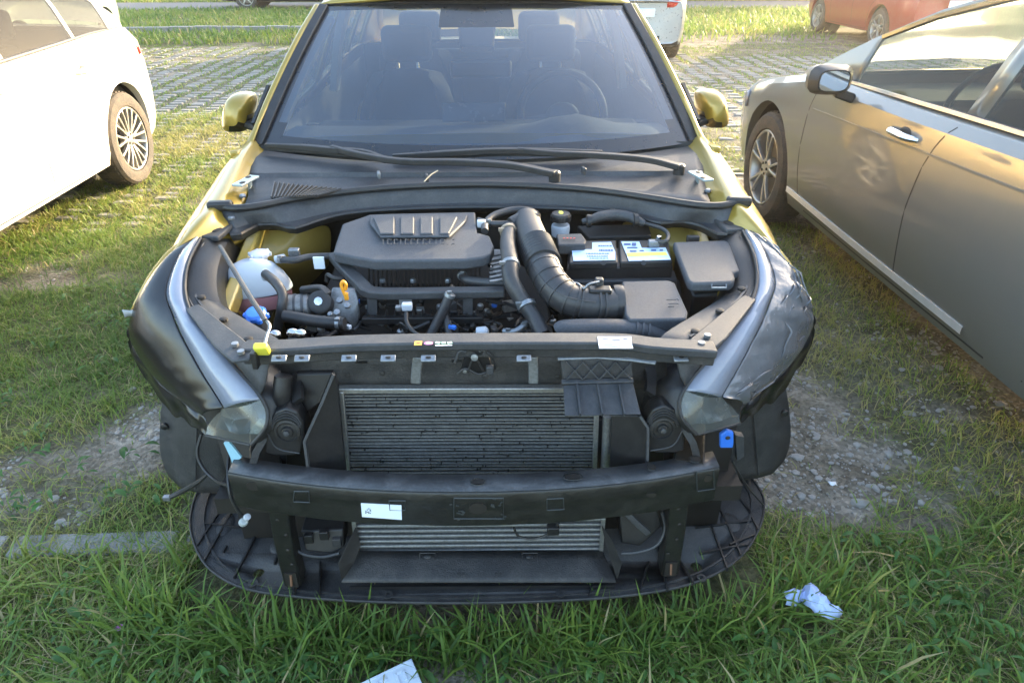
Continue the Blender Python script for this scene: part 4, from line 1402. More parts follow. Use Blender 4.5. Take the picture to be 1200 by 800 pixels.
MB().corr(WZ([(628, 288, .846), (633, 300, .838), (637, 311, .83)]), .046, n=20, k=8, amp=.05, per=1).build('bellows', HOSE, duct)
dd_ = WZ([(635, 307, .833), (641, 322, .82), (651, 338, .80), (666, 350, .785), (688, 356, .775), (720, 357, .77)])
MB().tube(dd_, [.043, .042, .041, .040, .039, .039], n=20).build('duct_elbow', HOSE, duct)
q = catmull(dd_, 10)
for t in (.12, .24, .36, .48, .60, .70, .74, .88, .93):
    k = int(t * (len(q) - 1))
    MB().lathe([(.0435, -.0025), (.0435, .0025)], q[k], (q[k + 1] - q[k]), 22).build('duct_rib', HOSE, duct)
for a0 in (.6, 2.2):
    pts = []
    for i, p in enumerate(q[:-8]):
        dr = (q[i + 1] - p).normalized()
        sd = dr.cross(V(0, 0, 1)).normalized()
        pts.append(p + (sd * math.cos(a0) + sd.cross(dr) * math.sin(a0)) * .042)
    MB().tube(pts, .002, n=5, sm=1).build('duct_seam', HOSE, duct)
MB().tube(WZ([(598, 263, .862), (612, 259, .865), (630, 262, .862)]), [.019, .026, .030], n=14).build('tee_piece', HOSE, duct)
hose('pcv_hose', [(568, 271, .855), (569, 262, .86), (580, 252, .868), (603, 246, .872), (620, 247, .872), (630, 252, .866)], .0105, HOSE, duct)
hose('vacuum_hose', [(560, 258, .86), (578, 262, .86), (600, 262, .862)], .0085, HOSE, duct, clamps=(.4,))
MB().box(W(564, 262, z=.862), (.024, .02, .02)).build('hose_joint', WHITEPL, duct, bevel=.003)
heat = MB()
for k in range(7):
    a, b = W(574, 300 + k * 5, z=.80), W(592, 297 + k * 5, z=.80)
    heat.bar([a, b], .010, .004, sm=1)
heat.prism(WZ([(572, 292, .792), (594, 292, .792), (592, 330, .775), (584, 330, .775)]), (0, 0, -.004))
heat.build('heat_shield', STEEL, duct)
hose('oil_line', [(568, 300, .80), (574, 312, .79), (582, 326, .78)], .005, CHROME, duct)
# air filter box
ab = px_prism('air_filter_box', [(729, 329, .80), (784, 328, .80), (791, 331, .80), (806, 365, .785), (804, 374, .775), (738, 375, .775), (733, 368, .78)], .06, COVER, .005, car, 3)
px_prism('box_base', [(736, 376, .745), (806, 375, .745), (812, 396, .70), (742, 398, .70)], .12, PLASB, .006, ab)
b = MB()
b.tube(WZ([(781, 351, .7945), (792, 351, .7945)]), .0012, n=5, sm=1)
b.tube(WZ([(783, 356, .7925), (795, 356, .7925), (796, 352, .794), (793, 350, .795)]), .0012, n=5, sm=1)
b.tube(WZ([(784, 356, .7925), (783, 359, .791), (790, 359, .791)]), .0012, n=5, sm=1)
b.build('relief_mark', COVER, ab)
MB().lathe([(.042, -.012), (.044, 0), (.042, .012)], W(724, 354, z=.772), (1, 0, 0), 22).build('box_collar', HOSE, ab)
sn = MB().box(W(703, 340, z=.812), (.055, .03, .014)).build('air_flow_sensor', PLASB, ab, bevel=.004)
MB().box(W(702, 331, z=.822), (.02, .018, .024)).build('sensor_plug', PLAS, sn, bevel=.003)
hose('sensor_wire', [(702, 330, .83), (690, 333, .83), (684, 338, .82), (676, 332, .82), (660, 331, .82)], .003, STEEL, sn)
# lower resonator
rs = MB().tube(WZ([(655, 388, .745), (662, 386, .75), (700, 385, .75), (745, 386, .745), (765, 390, .735), (788, 402, .71)]), [.020, .024, .0245, .0235, .022, .02], n=16).build('resonator', COVER, car)
q = WZ([(745, 386, .745), (752, 387, .743), (759, 388, .74)])
for k, p in enumerate(q):
    MB().lathe([(.0265, -.0025), (.0265, .0025)], p, (1, -.1, -.1), 20).build('duct_rib', COVER, rs)

# battery, tray, labels
bat = px_prism('battery', [(666, 291, .80), (782, 289, .80), (789, 312, .79), (664, 314, .79)], .17, PLASB, .005)
MB().prism(WZ([(660, 318, .762), (790, 316, .762), (794, 328, .755), (658, 330, .755)]), (0, 0, -.03)).build('battery_tray', PLAS, bat, bevel=.003)
MB().prism(WZ([(658, 330, .75), (796, 328, .75), (800, 350, .70), (655, 352, .70)]), (0, 0, -.1)).build('battery_carrier', DARK, bat)
px_prism('battery_lid', [(668, 282, .8165), (722, 281, .8165), (724, 307, .806), (667, 308, .806)], .022, PLASB, .004, bat)
px_prism('battery_lid', [(725, 281, .8165), (783, 281, .8165), (788, 306, .806), (727, 307, .806)], .022, PLASB, .004, bat)
BP1 = [(694, 284, .8180), (716, 283.5, .8180), (721, 295, .8133), (721, 304.5, .8094), (672, 305.5, .8090), (670, 292.5, .8145), (694, 292, .8147)]
l1 = px_prism('label', BP1, .0012, BATL, 0, bat)
BP2 = [(728, 283, .8185), (749, 283, .8185), (752, 290.5, .8153), (780, 290, .8155), (786, 304, .8097), (737, 305.5, .8090)]
l2 = px_prism('label', BP2, .0012, BATL, 0, bat)
MB().prism(WZ([(734, 296, .8138), (780.5, 295, .8142), (782.5, 299, .8126), (735.5, 300.5, .8119)]), (0, 0, -.0006)).build('yellow_stripe', INKY, l2)
dn = Vector((0, -.02, -.0085)).normalized()
for (px, py, z, w_, h_) in ((709, 288, .8168, 16, 1.2), (709, 293, .8148, 14, 1.6), (700, 296.8, .8132, 26, .9), (700, 300, .812, 24, .8), (701, 302.5, .8109, 20, .7)):
    rn = random.Random(int(px * py))
    xx = px - w_ / 2
    while xx < px + w_ / 2:
        ww = rn.uniform(1, 3)
        MB().prism(WZ([(xx, py - h_ / 2, z + .0006), (xx + ww, py - h_ / 2, z + .0006), (xx + ww, py + h_ / 2, z + .0002), (xx, py + h_ / 2, z + .0002)]), (0, 0, -.0005)).build('print', pbr('blue_ink', (0.05, 0.09, 0.22), 0.6), l1)
        xx += ww + rn.uniform(.5, 1)
for (px, py, z, w_, h_) in ((735, 286, .8178, 8, 2), (743, 286, .8178, 5, 3.2), (741, 290, .8160, 12, 1.5), (742, 294, .8143, 8, 1.6), (752, 293.5, .8145, 5, 1.2), (766, 293, .8148, 6, 1.6), (775, 293, .8148, 4, 1.4)):
    MB().prism(WZ([(px - w_ / 2, py - h_ / 2, z + .0006), (px + w_ / 2, py - h_ / 2, z + .0006), (px + w_ / 2, py + h_ / 2, z + .0002), (px - w_ / 2, py + h_ / 2, z + .0002)]), (0, 0, -.0005)).build('print', pbr('blue_ink', (0.05, 0.09, 0.22), 0.6), l2)
for px in (707, 754):
    MB().lathe([(.007, -.004), (.007, .002), (.004, .002)], W(px, 308, z=.803), (0, -.8, .6), 14).build('lid_catch', PLASB, bat)
t = MB().box(W(766, 285, z=.825), (.03, .022, .018)).build('terminal', STEEL, bat, bevel=.003)
MB().lathe([(.007, 0), (.007, .012), (0, .013)], W(772, 281, z=.832), n=8).build('terminal_bolt', CHROME, t)
hose('earth_lead', [(768, 283, .83), (780, 283, .835), (783, 275, .84), (776, 268, .84), (760, 263, .84), (745, 260, .845)], .006, HOSE, bat)
rb = px_prism('relay_box', [(652, 274, .842), (681, 273, .842), (687, 281, .836), (686, 286, .832), (654, 287, .832)], .03, PLAS, .004)
rn = random.Random(8)
for k in range(4):
    MB().box(W(661 + k * 4, 279, z=.8405), (.005, .006, .001)).build('red_print', INKR, rb)
px_prism('relay_foot', [(655, 288, .80), (686, 287, .80), (686, 295, .79), (655, 296, .79)], .08, DARK, .003, rb)
# brake fluid reservoir
br = MB().lathe([(.026, -.035), (.028, -.01), (.026, .0)], W(657, 263, z=.83), n=18).build('brake_fluid_reservoir', WHITEPL, car, bevel=.002)
cp = MB().lathe([(.0285, 0), (.029, .016), (.026, .022), (.012, .0235), (0, .0235)], W(657, 258, z=.845), n=20).build('cap', RUB, br)
for k in range(20):
    a = 2 * PI * k / 20
    MB().box(W(657, 258, z=.845) + V(math.cos(a) * .029, math.sin(a) * .029, .008), (.004, .004, .014), Matrix.Rotation(a, 3, 'Z')).build('grip', RUB, cp)
cc = W(657, 258, z=.845) + V(0, 0, .0238)
MB().ell(cc, (.008, .008, .0012)).build('cap_mark', INKY, cp)
MB().box(cc + V(0, -.012, 0), (.010, .003, .001)).build('cap_print', INKY, cp)
MB().box(cc + V(0, .012, 0), (.010, .003, .001)).build('cap_print', INKY, cp)
# wiring hump behind the battery
wl = MB().tube(WZ([(682, 260, .845), (692, 258, .85), (703, 254, .855), (720, 252, .855), (737, 254, .853), (748, 259, .85), (755, 262, .845)]), [.008, .012, .016, .017, .016, .013, .010], n=12).build('wiring_sleeve', PLAS, car)
for px, py in ((718, 252), (745, 258), (690, 259)):
    MB().lathe([(.019, -.006), (.019, .006)], W(px, py, z=.853), (1, 0, 0), 14).build('tape_band', RUB, wl)
px_prism('rear_cover', [(676, 264, .82), (760, 262, .82), (764, 276, .80), (690, 278, .80)], .1, DARK, .004, wl)
# fuse box
fb = px_prism('fuse_box', [(789, 283, .835), (850, 281, .835), (855, 284, .835), (867, 316, .825), (859, 319, .823), (862, 326, .82), (857, 331, .815), (812, 332, .815), (806, 328, .817)], .025, COVER, .006)
px_prism('fuse_box_base', [(792, 290, .80), (866, 290, .80), (872, 330, .77), (865, 345, .74), (812, 346, .74)], .16, PLASB, .006, fb)
MB().tube(WZ([(834, 333, .812), (834, 337, .806), (851, 337, .806), (851, 333, .812)]), .0022, n=6, sm=1).build('wire_catch', STEEL, fb)
MB().box(W(812, 280, z=.83), (.035, .016, .02)).build('rear_catch', RUB, fb, bevel=.003)

# coolant reservoir
cr_ = W(297, 330, z=.735)
rs_ = MB()
prof = [(0.0, .066), (.35, .062), (.62, .048), (.84, .022), (.97, -.004), (.99, -.012), (1.01, -.015), (1.01, -.020), (.98, -.021)]
def lump(a):
    return .092 * (1 + .10 * math.cos(2 * a + .4) + .05 * math.cos(3 * a))
vs, fs = [], []
for k_, h in prof:
    for i in range(28):
        a = 2 * PI * i / 28
        vs.append(cr_ + V(math.cos(a) * lump(a) * k_ * 1.0, math.sin(a) * lump(a) * k_ * .8, h + .004 * math.cos(a)))
for i in range(len(prof) - 1):
    for k in range(28):
        fs.append((i * 28 + k, i * 28 + (k + 1) % 28, (i + 1) * 28 + (k + 1) % 28, (i + 1) * 28 + k))
tank = weldsmooth(MB().add(vs, fs).build('coolant_reservoir', WHITEPL, car))
vs, fs = [], []
for k_, h in ((.975, -.0212), (.96, -.045), (.88, -.064), (.55, -.078), (0, -.080)):
    for i in range(28):
        a = 2 * PI * i / 28
        vs.append(cr_ + V(math.cos(a) * lump(a) * k_, math.sin(a) * lump(a) * k_ * .8, h))
for i in range(4):
    for k in range(28):
        fs.append((i * 28 + k, i * 28 + (k + 1) % 28, (i + 1) * 28 + (k + 1) % 28, (i + 1) * 28 + k))
weldsmooth(MB().add(vs, fs).build('coolant_level', PINK, tank))
cap = MB().lathe([(.018, -.02), (.018, .0), (.028, .001), (.028, .010), (.02, .014), (0, .014)], cr_ + V(.020, .035, .062), n=20).build('filler_cap', WHITEPL, tank, bevel=.001)
for k in range(6):
    a = 2 * PI * k / 6
    MB().box(cr_ + V(.020, .035, .068) + V(math.cos(a), math.sin(a), 0) * .028, (.008, .006, .010), Matrix.Rotation(a, 3, 'Z')).build('cap_lug', WHITEPL, cap, bevel=.001)
MB().lathe([(.010, -.02), (.009, .015), (0, .015)], W(311, 321, z=.79), (.3, -.5, .8), 12).build('hose_stub', WHITEPL, tank)
MB().lathe([(.011, -.015), (.011, .012), (0, .012)], W(329, 303, z=.795), (1, 0, .2), 12).build('hose_stub', WHITEPL, tank)
MB().box(W(345, 297, z=.80), (.03, .02, .03)).build('tank_bracket', STEEL, tank, bevel=.003)
MB().box(W(374, 308, z=.79), (.03, .006, .035)).build('tank_label', PAPER, car, bevel=.001)
# washer filler and blue cap
wf_ = W(300, 369, z=.765)
wb = MB().tube([wf_ + V(.01, .03, -.16), wf_ + V(.004, .01, -.07), wf_ + V(0, 0, -.008)], [.03, .025, .022], n=14).build('washer_filler', PLAS, car)
b = MB().lathe([(.022, -.006), (.026, -.004), (.026, .006), (.021, .012), (0, .013)], wf_, (0, -.25, 1), 22)
for k in range(6):
    a = 2 * PI * k / 6
    b.lathe([(.008, -.004), (.008, .005), (.005, .009), (0, .009)], wf_ + V(math.cos(a) * .024, math.sin(a) * .022, -.003 - .25 * -math.sin(a) * .02), (0, -.25, 1), 10)
b.build('washer_cap', BLUE, wb)
# bonnet prop
pr_ = MB().tube(WZ([(258, 289, .865), (275, 318, .855), (292, 346, .845), (305, 366, .838), (311, 376, .832)]), .0062, n=10).build('bonnet_prop', PLAS, car)
MB().tube(WZ([(309, 373, .834), (315, 379, .828), (316, 384, .822), (313, 392, .815), (310, 404, .806)]), .0035, n=8).build('prop_hook', STEEL, pr_)
MB().box(W(307, 409, z=.806), (.030, .016, .032), Matrix.Rotation(.5, 3, 'X')).build('prop_clip', YEL, pr_, bevel=.005, segs=3)
MB().box(W(299, 421, z=.785), (.012, .02, .04)).build('clip_foot', PLASB, pr_, bevel=.002)

# ================================================================== front end
# upper cross-member
cm = WZ([(285, 408, .785), (315, 408, .79), (345, 407, .79), (400, 403, .792), (470, 401, .794), (560, 400, .795), (690, 400, .795), (735, 401, .793), (765, 405, .79), (810, 408, .788), (838, 410, .785)])
xm = MB().bar(cm, .046, .020, sm=3).build('upper_crossmember', PLAS, car, bevel=.004)
MB().bar([p + V(0, .004, -.022) for p in cm], .030, .026, sm=3).build('crossmember_web', PLASD, xm, bevel=.003)
for px, mt in ((327, STEEL), (354, STEEL), (409, STEEL), (455, STEEL), (502, STEEL), (614, STEEL), (798, STEEL)):
    p = W(px, 420, y=.145)
    tb = MB().box(p, (.032, .016, .006), Matrix.Rotation(.5, 3, 'X')).add([], []).build('mounting_tab', mt, xm, bevel=.002)
    MB().ell(p + V(0, -.001, .004), (.006, .004, .0015)).build('tab_hole', DARK, tb)
for px in (490, 624):
    MB().bar([W(px, 418, y=.19), W(px - (2 if px < 500 else -1), 432, y=.19), W(px - (3 if px < 500 else -1), 449, y=.187)], .022, .008, up=(0, -1, 0), sm=2).build('hanger', STEEL, xm, bevel=.002)
lp = MB().prism(WZ([(653, 413, .766), (700, 412, .768), (745, 416, .764), (770, 420, .762), (768, 426, .755), (740, 422, .757), (700, 419, .759), (654, 421, .757)]), (0, 0, -.004)).build('air_duct_lip', STEEL, xm, bevel=.001)
MB().ell(W(706, 416, z=.7645), (.005, .004, .0012)).build('tab_hole', DARK, lp)
# stickers
MB().box(W(490, 402, z=.8068), (.016, .017, .0008)).build('sticker', INKO, xm)
MB().ell(W(502, 402, z=.8068), (.010, .007, .0008)).build('sticker', INKP, xm)
MB().box(W(502, 402, z=.8078), (.010, .003, .0005)).build('sticker_print', PAPER, xm)
MB().box(W(490, 402, z=.8074), (.008, .005, .0004)).build('sticker_print', INKR, xm)
for dx, w_ in ((-7, .010), (0, .009), (7, .010)):
    MB().box(W(520 + dx, 401.5, z=.8066), (w_, .008, .0006), Matrix.Rotation(.3 * dx / 7, 3, 'Z')).build('sticker', INKG, xm)
MB().box(W(520, 404.5, z=.8062), (.036, .003, .0005)).build('sticker', PAPER, xm)
lb = MB().prism(WZ([(700, 394, .8062), (740, 394, .8062), (741, 408, .806), (702, 408, .806)]), (0, 0, -.0008)).build('label', pbr('silver_label', (0.40, 0.42, 0.48), 0.35, metal=0.3, var=0.2), xm)
MB().prism(WZ([(701, 402, .8066), (740, 401, .8066), (742, 408, .8064), (703, 408, .8064)]), (0, 0, -.0005)).build('label_strip', PAPER, lb)
for px, py, w_ in ((709, 397, 8), (722, 398, 10), (733, 396.5, 6), (712, 404, 14), (730, 404.5, 12), (716, 406.3, 18)):
    MB().box(W(px, py, z=.8071), (w_ * .0017, .0022, .0004)).build('label_print', pbr('grey_ink', (0.16, 0.18, 0.22), 0.6), lb)
# side plates that carry the headlamps
for s in (-1, 1):
    innr = WZ([(254, 284, .815), (241, 315, .79), (240, 340, .775), (258, 358, .77), (290, 378, .775), (322, 397, .785), (335, 408, .78)])
    midr = WZ([(240, 288, .83), (229, 312, .81), (226, 338, .795), (238, 362, .785), (264, 388, .778), (298, 408, .778), (318, 418, .765)])
    outr = WZ([(238, 284, .856), (225, 304, .842), (219, 325, .822), (219, 348, .804), (241, 384, .772), (281, 430, .725), (306, 462, .685)])
    if s > 0:
        innr, midr, outr = mir(innr), mir(midr), mir(outr)
    a, b, c = catmull(innr, 4), catmull(midr, 4), catmull(outr, 4)
    rows = [[p + V(0, 0, -.03) for p in a], a, [p.lerp(q_, .5) + V(0, 0, .003) for p, q_ in zip(a, b)], b, [p.lerp(q_, .6) + V(0, 0, -.012) for p, q_ in zip(b, c)], c]
    hp = MB().grid(rows).build('headlamp_carrier', PLAS, car, solid=.004)
    MB().bar([p + V(0, 0, .004) for p in b[3:-4]], .006, .014).build('carrier_rib', PLAS, hp)
    for px, py, z in ((236, 348, .80), (262, 374, .79), (291, 397, .79)):
        p = W(px, py, z=z)
        if s > 0:
            p = mir([p])[0]
        MB().lathe([(.010, -.004), (.010, .002), (.006, .004), (0, .004)], p, n=10).build('fastener', DARK, hp)
    cb = WZ([(808, 397, .795), (872, 345, .80), (886, 350, .80), (852, 395, .79), (832, 412, .785), (812, 410, .79)])
    if s < 0:
        cb = mir(cb)
    o = MB().prism(cb, (0, 0, -.008)).build('corner_bracket', PLAS, hp, bevel=.003)
    for px, py in ((829, 393), (822, 402)):
        p = W(px, py, z=.797)
        if s < 0:
            p = mir([p])[0]
        MB().lathe([(.008, -.004), (.008, .003), (0, .004)], p, n=8).build('bolt', STEEL, o)

# headlamps, with black film taped over their outer halves
O_ = [(226, 277, .862), (200, 297, .84), (180, 322, .805), (163, 352, .75), (154, 375, .695), (153, 395, .65), (168, 425, .60), (195, 455, .575), (225, 478, .57), (243, 490, .57)]
B2_ = [(230, 279, .864), (213, 293, .853), (200, 320, .828), (195, 345, .803), (203, 368, .780), (212, 390, .755), (226, 416, .724), (240, 441, .694), (254, 463, .664), (263, 478, .643)]
I_ = [(234, 279, .863), (222, 301, .852), (216, 323, .832), (216, 346, .81), (223, 367, .792), (237, 387, .772), (255, 407, .749), (276, 432, .722), (295, 453, .697), (306, 468, .677)]
for s in (-1, 1):
    O3, B3, I3 = WZ(O_), WZ(B2_), WZ(I_)
    LR = [WZ([(263, 478, .643), (284, 476, .664), (306, 468, .677)]), WZ([(252, 488, .615), (284, 486, .64), (312, 483, .65)]), WZ([(244, 498, .592), (280, 500, .610), (309, 502, .618)]), WZ([(241, 510, .573), (270, 516, .578), (293, 521, .578)])]
    if s > 0:
        O3, B3, I3 = mir(O3), mir(B3), mir(I3)
        LR = [mir(r_) for r_ in LR]
    O3, B3, I3 = catmull(O3, 4), catmull(B3, 4), catmull(I3, 4)
    hl = MB().grid([[b.lerp(i_, t) + V(0, -.006, .008) * math.sin(PI * t) for b, i_ in zip(B3, I3)] for t in (0, .33, .66, 1)]).build('headlamp', SILV, car, solid=.003)
    LRs = [catmull(r_, 4) for r_ in LR]
    LRs = [[r_[k] for r_ in LRs] for k in range(len(LRs[0]))]
    LRs = [catmull(r_, 4) for r_ in LRs]
    bul = lambda a, b: V(0, -.012, -.002) * math.sin(PI * a) * math.sin(PI * min(1, b))
    n1, n2 = len(LRs), len(LRs[0])
    MB().grid([[LRs[i][j] + bul(i / (n1 - 1), j / (n2 - 1)) for j in range(n2)] for i in range(n1)]).build('lens', LENS, hl)
    rnn = random.Random(5)
    MB().grid([[LRs[i][j] + V(-s * .01, .035 + .02 * math.sin(PI * j / (n2 - 1)), -.002) + V(rnn.uniform(-.006, .006), rnn.uniform(-.008, .008), rnn.uniform(-.006, .006)) for j in range(0, n2, 3)] for i in range(0, n1, 2)]).build('reflector', pbr('reflector_grey', (0.20, 0.22, 0.22), 0.25, metal=0.5), hl, smooth=False)
    # black seam along the inner edge, and scuffs
    edge = I3 + [r_ for r_ in LRs[-1][1:]]
    MB().tube([p + V(-s * .003, 0, 0) for p in edge], .0042, n=7, sm=1).build('lens_seal', RUB, hl)
    MB().tube([LRs[i][-1] for i in range(n1)], .003, n=6, sm=1).build('lens_seal', RUB, hl)
    shell = MB().grid([[p, p + V(-s * .05, .07, -.03), p + V(-s * .06, .14, -.10)] for p in edge]).build('lamp_housing', PLASB, hl, solid=.003)
    # film
    cols = [0, .2, .4, .6, .8, 1]
    rf_ = random.Random(9)
    rows = []
    nO = len(O3)
    for i in range(nO):
        r_ = []
        for t in cols:
            p = O3[i].lerp(B3[i], t)
            fade = math.sin(PI * min(1, t * .95 + .05))
            p = p + V(s * .020, -.015, .014) * fade * min(1, i / (nO * .35))
            if s < 0 and 0 < t < 1 and i > nO * .68:
                p = p + V(rf_.uniform(-.004, .004), rf_.uniform(-.005, .005), rf_.uniform(-.004, .004)) * ((1 - t) * 1.4)
            if s > 0 and 0 < t < 1:
                wv = .5 * math.sin(i * 1.25 + t * 8) + .5 * math.sin(i * 2.3 - t * 17)
                p = p + V(.010, -.012, .012) * wv * (1.15 - t) * min(1, i / (nO * .25)) + V(rf_.uniform(-.003, .003), rf_.uniform(-.003, .003), rf_.uniform(-.003, .003))
            r_.append(p)
        rows.append(r_)
    flm = MB().grid(rows).build('taped_film', FILMC if s > 0 else FILM, hl, solid=.0015, sub=1)
    for k in range(17 if s > 0 else 0):                          # ridges where the film is creased
        i0 = rf_.randint(int(nO * (.2 if s > 0 else .62)), nO - 6)
        j0 = rf_.uniform(0.2, 3.2)
        pts = []
        di, dj = rf_.uniform(.6, 1.6) * rf_.choice((-1, 1)), rf_.uniform(.25, .6)
        for m_ in range(rf_.randint(4, 7)):
            ii = max(0, min(nO - 1, i0 + di * m_ + rf_.uniform(-.4, .4)))
            jj = max(0, min(len(cols) - 1.01, j0 + dj * m_ * .6))
            a_, b_ = rows[int(ii)][int(jj)], rows[int(ii)][int(jj) + 1]
            pts.append(a_.lerp(b_, jj - int(jj)) + V(s * .0012, -.0012, .0012))
        nn = len(pts)
        MB().tube(pts, [.0004] + [rf_.uniform(.0016, .0034) for _ in range(nn - 2)] + [.0004], n=6, sm=3).build('film_crease', FILMC if s > 0 else FILM, flm)
    MB().bar([p + V(s * .006, .008, -.002) for p in O3[:int(nO * .45)]], .010, .012, up=(0, -.3, 1), sm=1).build('wing_lip', GOLD, car, bevel=.002)
    # ragged lower flaps of the film
    rows = []
    low = WZ([(153, 388, .66), (150, 402, .62), (158, 425, .56), (176, 452, .52), (198, 482, .49), (216, 492, .50), (238, 508, .53), (246, 505, .55)])
    if s > 0:
        low = mir(low)
    low = resample_n = catmull(low, 4)
    up_ = O3[int(nO * .46):]
    for i in range(len(low)):
        a = up_[min(len(up_) - 1, int(i / (len(low) - 1) * (len(up_) - 1)))]
        b = low[i] + V(0, 0, .010 * math.sin(i * 1.7) + rf_.uniform(-.004, .004))
        rows.append([a, a.lerp(b, .35) + V(s * .010, -.010, 0) * (.5 + .5 * math.sin(i * .9)), a.lerp(b, .7) + V(-s * .008, .008, 0) * (.5 + .5 * math.sin(i * 1.3 + 1)), b])
    MB().grid(rows).build('torn_film', FILM, flm, solid=.001, sub=1)
    p = W(151, 368, z=.73)
    if s < 0:
        MB().grid([[p + V(-.012 + .012 * j + rf_.uniform(-.003, .003), rf_.uniform(-.01, .01), .01 - .010 * i + rf_.uniform(-.004, .004)) for j in range(4)] for i in range(3)]).build('tape_scrap', pbr('tape_grey', (0.34, 0.35, 0.34), 0.5), flm, solid=.001)
    # wheel-arch liner
    lo3 = WY([(191, 462, .50), (188, 490, .50), (187, 520, .50), (190, 540, .50), (197, 557, .49)])
    if s > 0:
        lo3 = mir(lo3)
    cols_ = [lo3]
    for px_, y_, zb in ((212, .465, .585), (232, .445, .60), (255, .435, .60), (272, .43, .60)):
        c3 = WY([(px_ + 2, 455, y_), (px_, 490, y_), (px_ - 1, 520, y_), (px_ - 1, 550, y_), (px_, 572 if px_ < 220 else 577, y_)])
        cols_.append(mir(c3) if s > 0 else c3)
    ln_ = MB().grid([catmull(c_, 3) for c_ in cols_]).build('wheel_arch_liner', PLASD, car, solid=.004)
    back = [V(q_.x - s * .0, q_.y + .22, q_.z + .10) for q_ in cols_[0]]
    MB().grid([cols_[0], [V(q_.x, q_.y + .10, q_.z + .03) for q_ in cols_[0]], back]).build('liner_side', PLASD, ln_, solid=.004)
    p = W(194, 498, y=.49)
    p = mir([p])[0] if s > 0 else p
    MB().lathe([(.010, 0), (.010, .01), (.005, .012)], p, (0, -1, 0), 12).build('liner_clip', PLASB, ln_)
    MB().tube([cols_[2][0] + V(0, -.006, 0), cols_[2][2] + V(0, -.006, 0), cols_[2][4] + V(0, -.006, .02)], .003, n=5).build('liner_rib', PLASD, ln_)

# loose lamp cable at the left
lc = MB().tube(WY([(236, 508, .40), (231, 530, .38), (238, 548, .36), (252, 562, .32), (270, 570, .2)]), .0048, n=7).build('lamp_cable', RUB, car)
MB().tube(WY([(243, 556, .35), (230, 566, .36), (212, 576, .38), (200, 582, .38)]), [.004, .007, .008, .007], n=8).build('loose_plug', RUB, lc)
MB().box(W(196, 583, y=.38), (.02, .014, .012)).build('plug_end', STEEL, lc)
MB().tube(WY([(268, 534, .2), (267, 555, .15), (270, 580, .12), (280, 600, .12), (288, 607, .12)]), .004, n=7).build('sensor_lead', RUB, lc)
sp = MB().lathe([(.011, -.014), (.010, 0), (.008, .006)], W(286, 611, y=.11), (.4, -.5, .6), 14).build('parking_sensor', pbr('grey_sensor', (0.35, 0.38, 0.38), 0.5), car, bevel=.001)
MB().lathe([(.008, 0), (.0075, .008), (0, .009)], W(289, 606, y=.105), (.5, -.3, .6), 14).build('sensor_cap', WHITEPL, sp)
MB().prism(WY([(262, 519, .15), (268, 517, .15), (283, 536, .15), (276, 541, .15), (273, 546, .15), (270, 536, .15)]), (0, .006, 0)).build('blue_clip', CYAN, car)
b = MB().prism(WY([(844, 510, .16), (852, 504, .16), (860, 507, .16), (860, 520, .16), (859, 525, .16), (844, 525, .16)]), (0, .012, 0)).build('blue_bracket', BLUE, car, bevel=.003)
MB().ell(W(853, 513, y=.157), (.006, .002, .005)).build('bracket_hole', DARK, b)
MB().prism(WY([(862, 510, .2), (872, 512, .2), (872, 535, .2), (864, 540, .2)]), (0, .02, 0)).build('side_stay', PLAS, car)
MB().tube(WY([(858, 540, .25), (868, 558, .3), (880, 575, .34), (895, 592, .36)]), .003, n=6).build('right_cable', RUB, car)

# radiator pack
hd = MB().grid([[W(px, py, y=.245) for px in (330, 400, 480, 560, 640, 720, 780)] for py in (412, 425, 440, 452)]).build('radiator_header', PLASD, car, solid=.01)
MB().box(W(600, 441, y=.238), (.030, .002, .013)).build('code_label', PAPER, hd)
for k in range(6):
    MB().box(W(594.5 + k * 1.4, 441, y=.2365), (.001 + .0006 * (k % 2), .0006, .009)).build('code_bar', INK, hd)
rn = random.Random(21)
for k in range(16):
    px, py = rn.uniform(400, 720), rn.uniform(418, 446)
    if rn.random() < .6:
        MB().lathe([(.006, 0), (.006, .006), (0, .007)], W(px, py, y=.238), (0, -1, .2), 8).build('fastener', rn.choice((DARK, STEEL, PLASB)), hd)
    else:
        MB().box(W(px, py, y=.238), (rn.uniform(.01, .035), .006, rn.uniform(.004, .012))).build('moulding', PLASD, hd, bevel=.001)
YR = .225
cond = MB().bar([W(397, 456, y=YR), W(700, 455, y=YR)], .02, .014, sm=1).build('condenser', ALU, car, bevel=.002)
ca, cb_, cc, cd_ = W(398, 461, y=YR), W(698, 460, y=YR), W(697, 566, y=YR), W(408, 566, y=YR)
MB().bar([W(400, 458, y=YR - .006), W(409, 566, y=YR - .006)], .012, .012, up=(0, -1, 0), sm=1).build('tank_rail', ALU, cond, bevel=.002)
MB().bar([W(700, 458, y=YR - .006), W(696, 566, y=YR - .006)], .012, .012, up=(0, -1, 0), sm=1).build('tank_rail', ALU, cond, bevel=.002)
MB().tube([W(713, 487, y=YR - .01), W(709, 566, y=YR - .01)], .013, n=14).build('receiver_drier', ALU, cond)
MB().grid([[ca + V(0, .012, 0), cb_ + V(0, .012, 0)], [cd_ + V(0, .012, 0), cc + V(0, .012, 0)]]).build('core', pbr('core_dark', (0.012, 0.0125, 0.0125), 0.7, var=0.5, scale=80, dust=0.4, dustcol=(0.035, 0.033, 0.03)), cond, solid=.01)
NT = 27
for k in range(NT):
    t = (k + .35) / NT
    a, b = ca.lerp(cd_, t), cb_.lerp(cc, t)
    j1, j2 = random.uniform(-.0008, .0008), random.uniform(-.0008, .0008)
    MB().bar([a + V(.004, j1 * 2, j1), a.lerp(b, .5) + V(0, j2, j2), b + V(-.004, j2, j1)], .006, .0030, up=(0, 0, 1), sm=1).build('cooling_tube', FIN, cond, bevel=0)
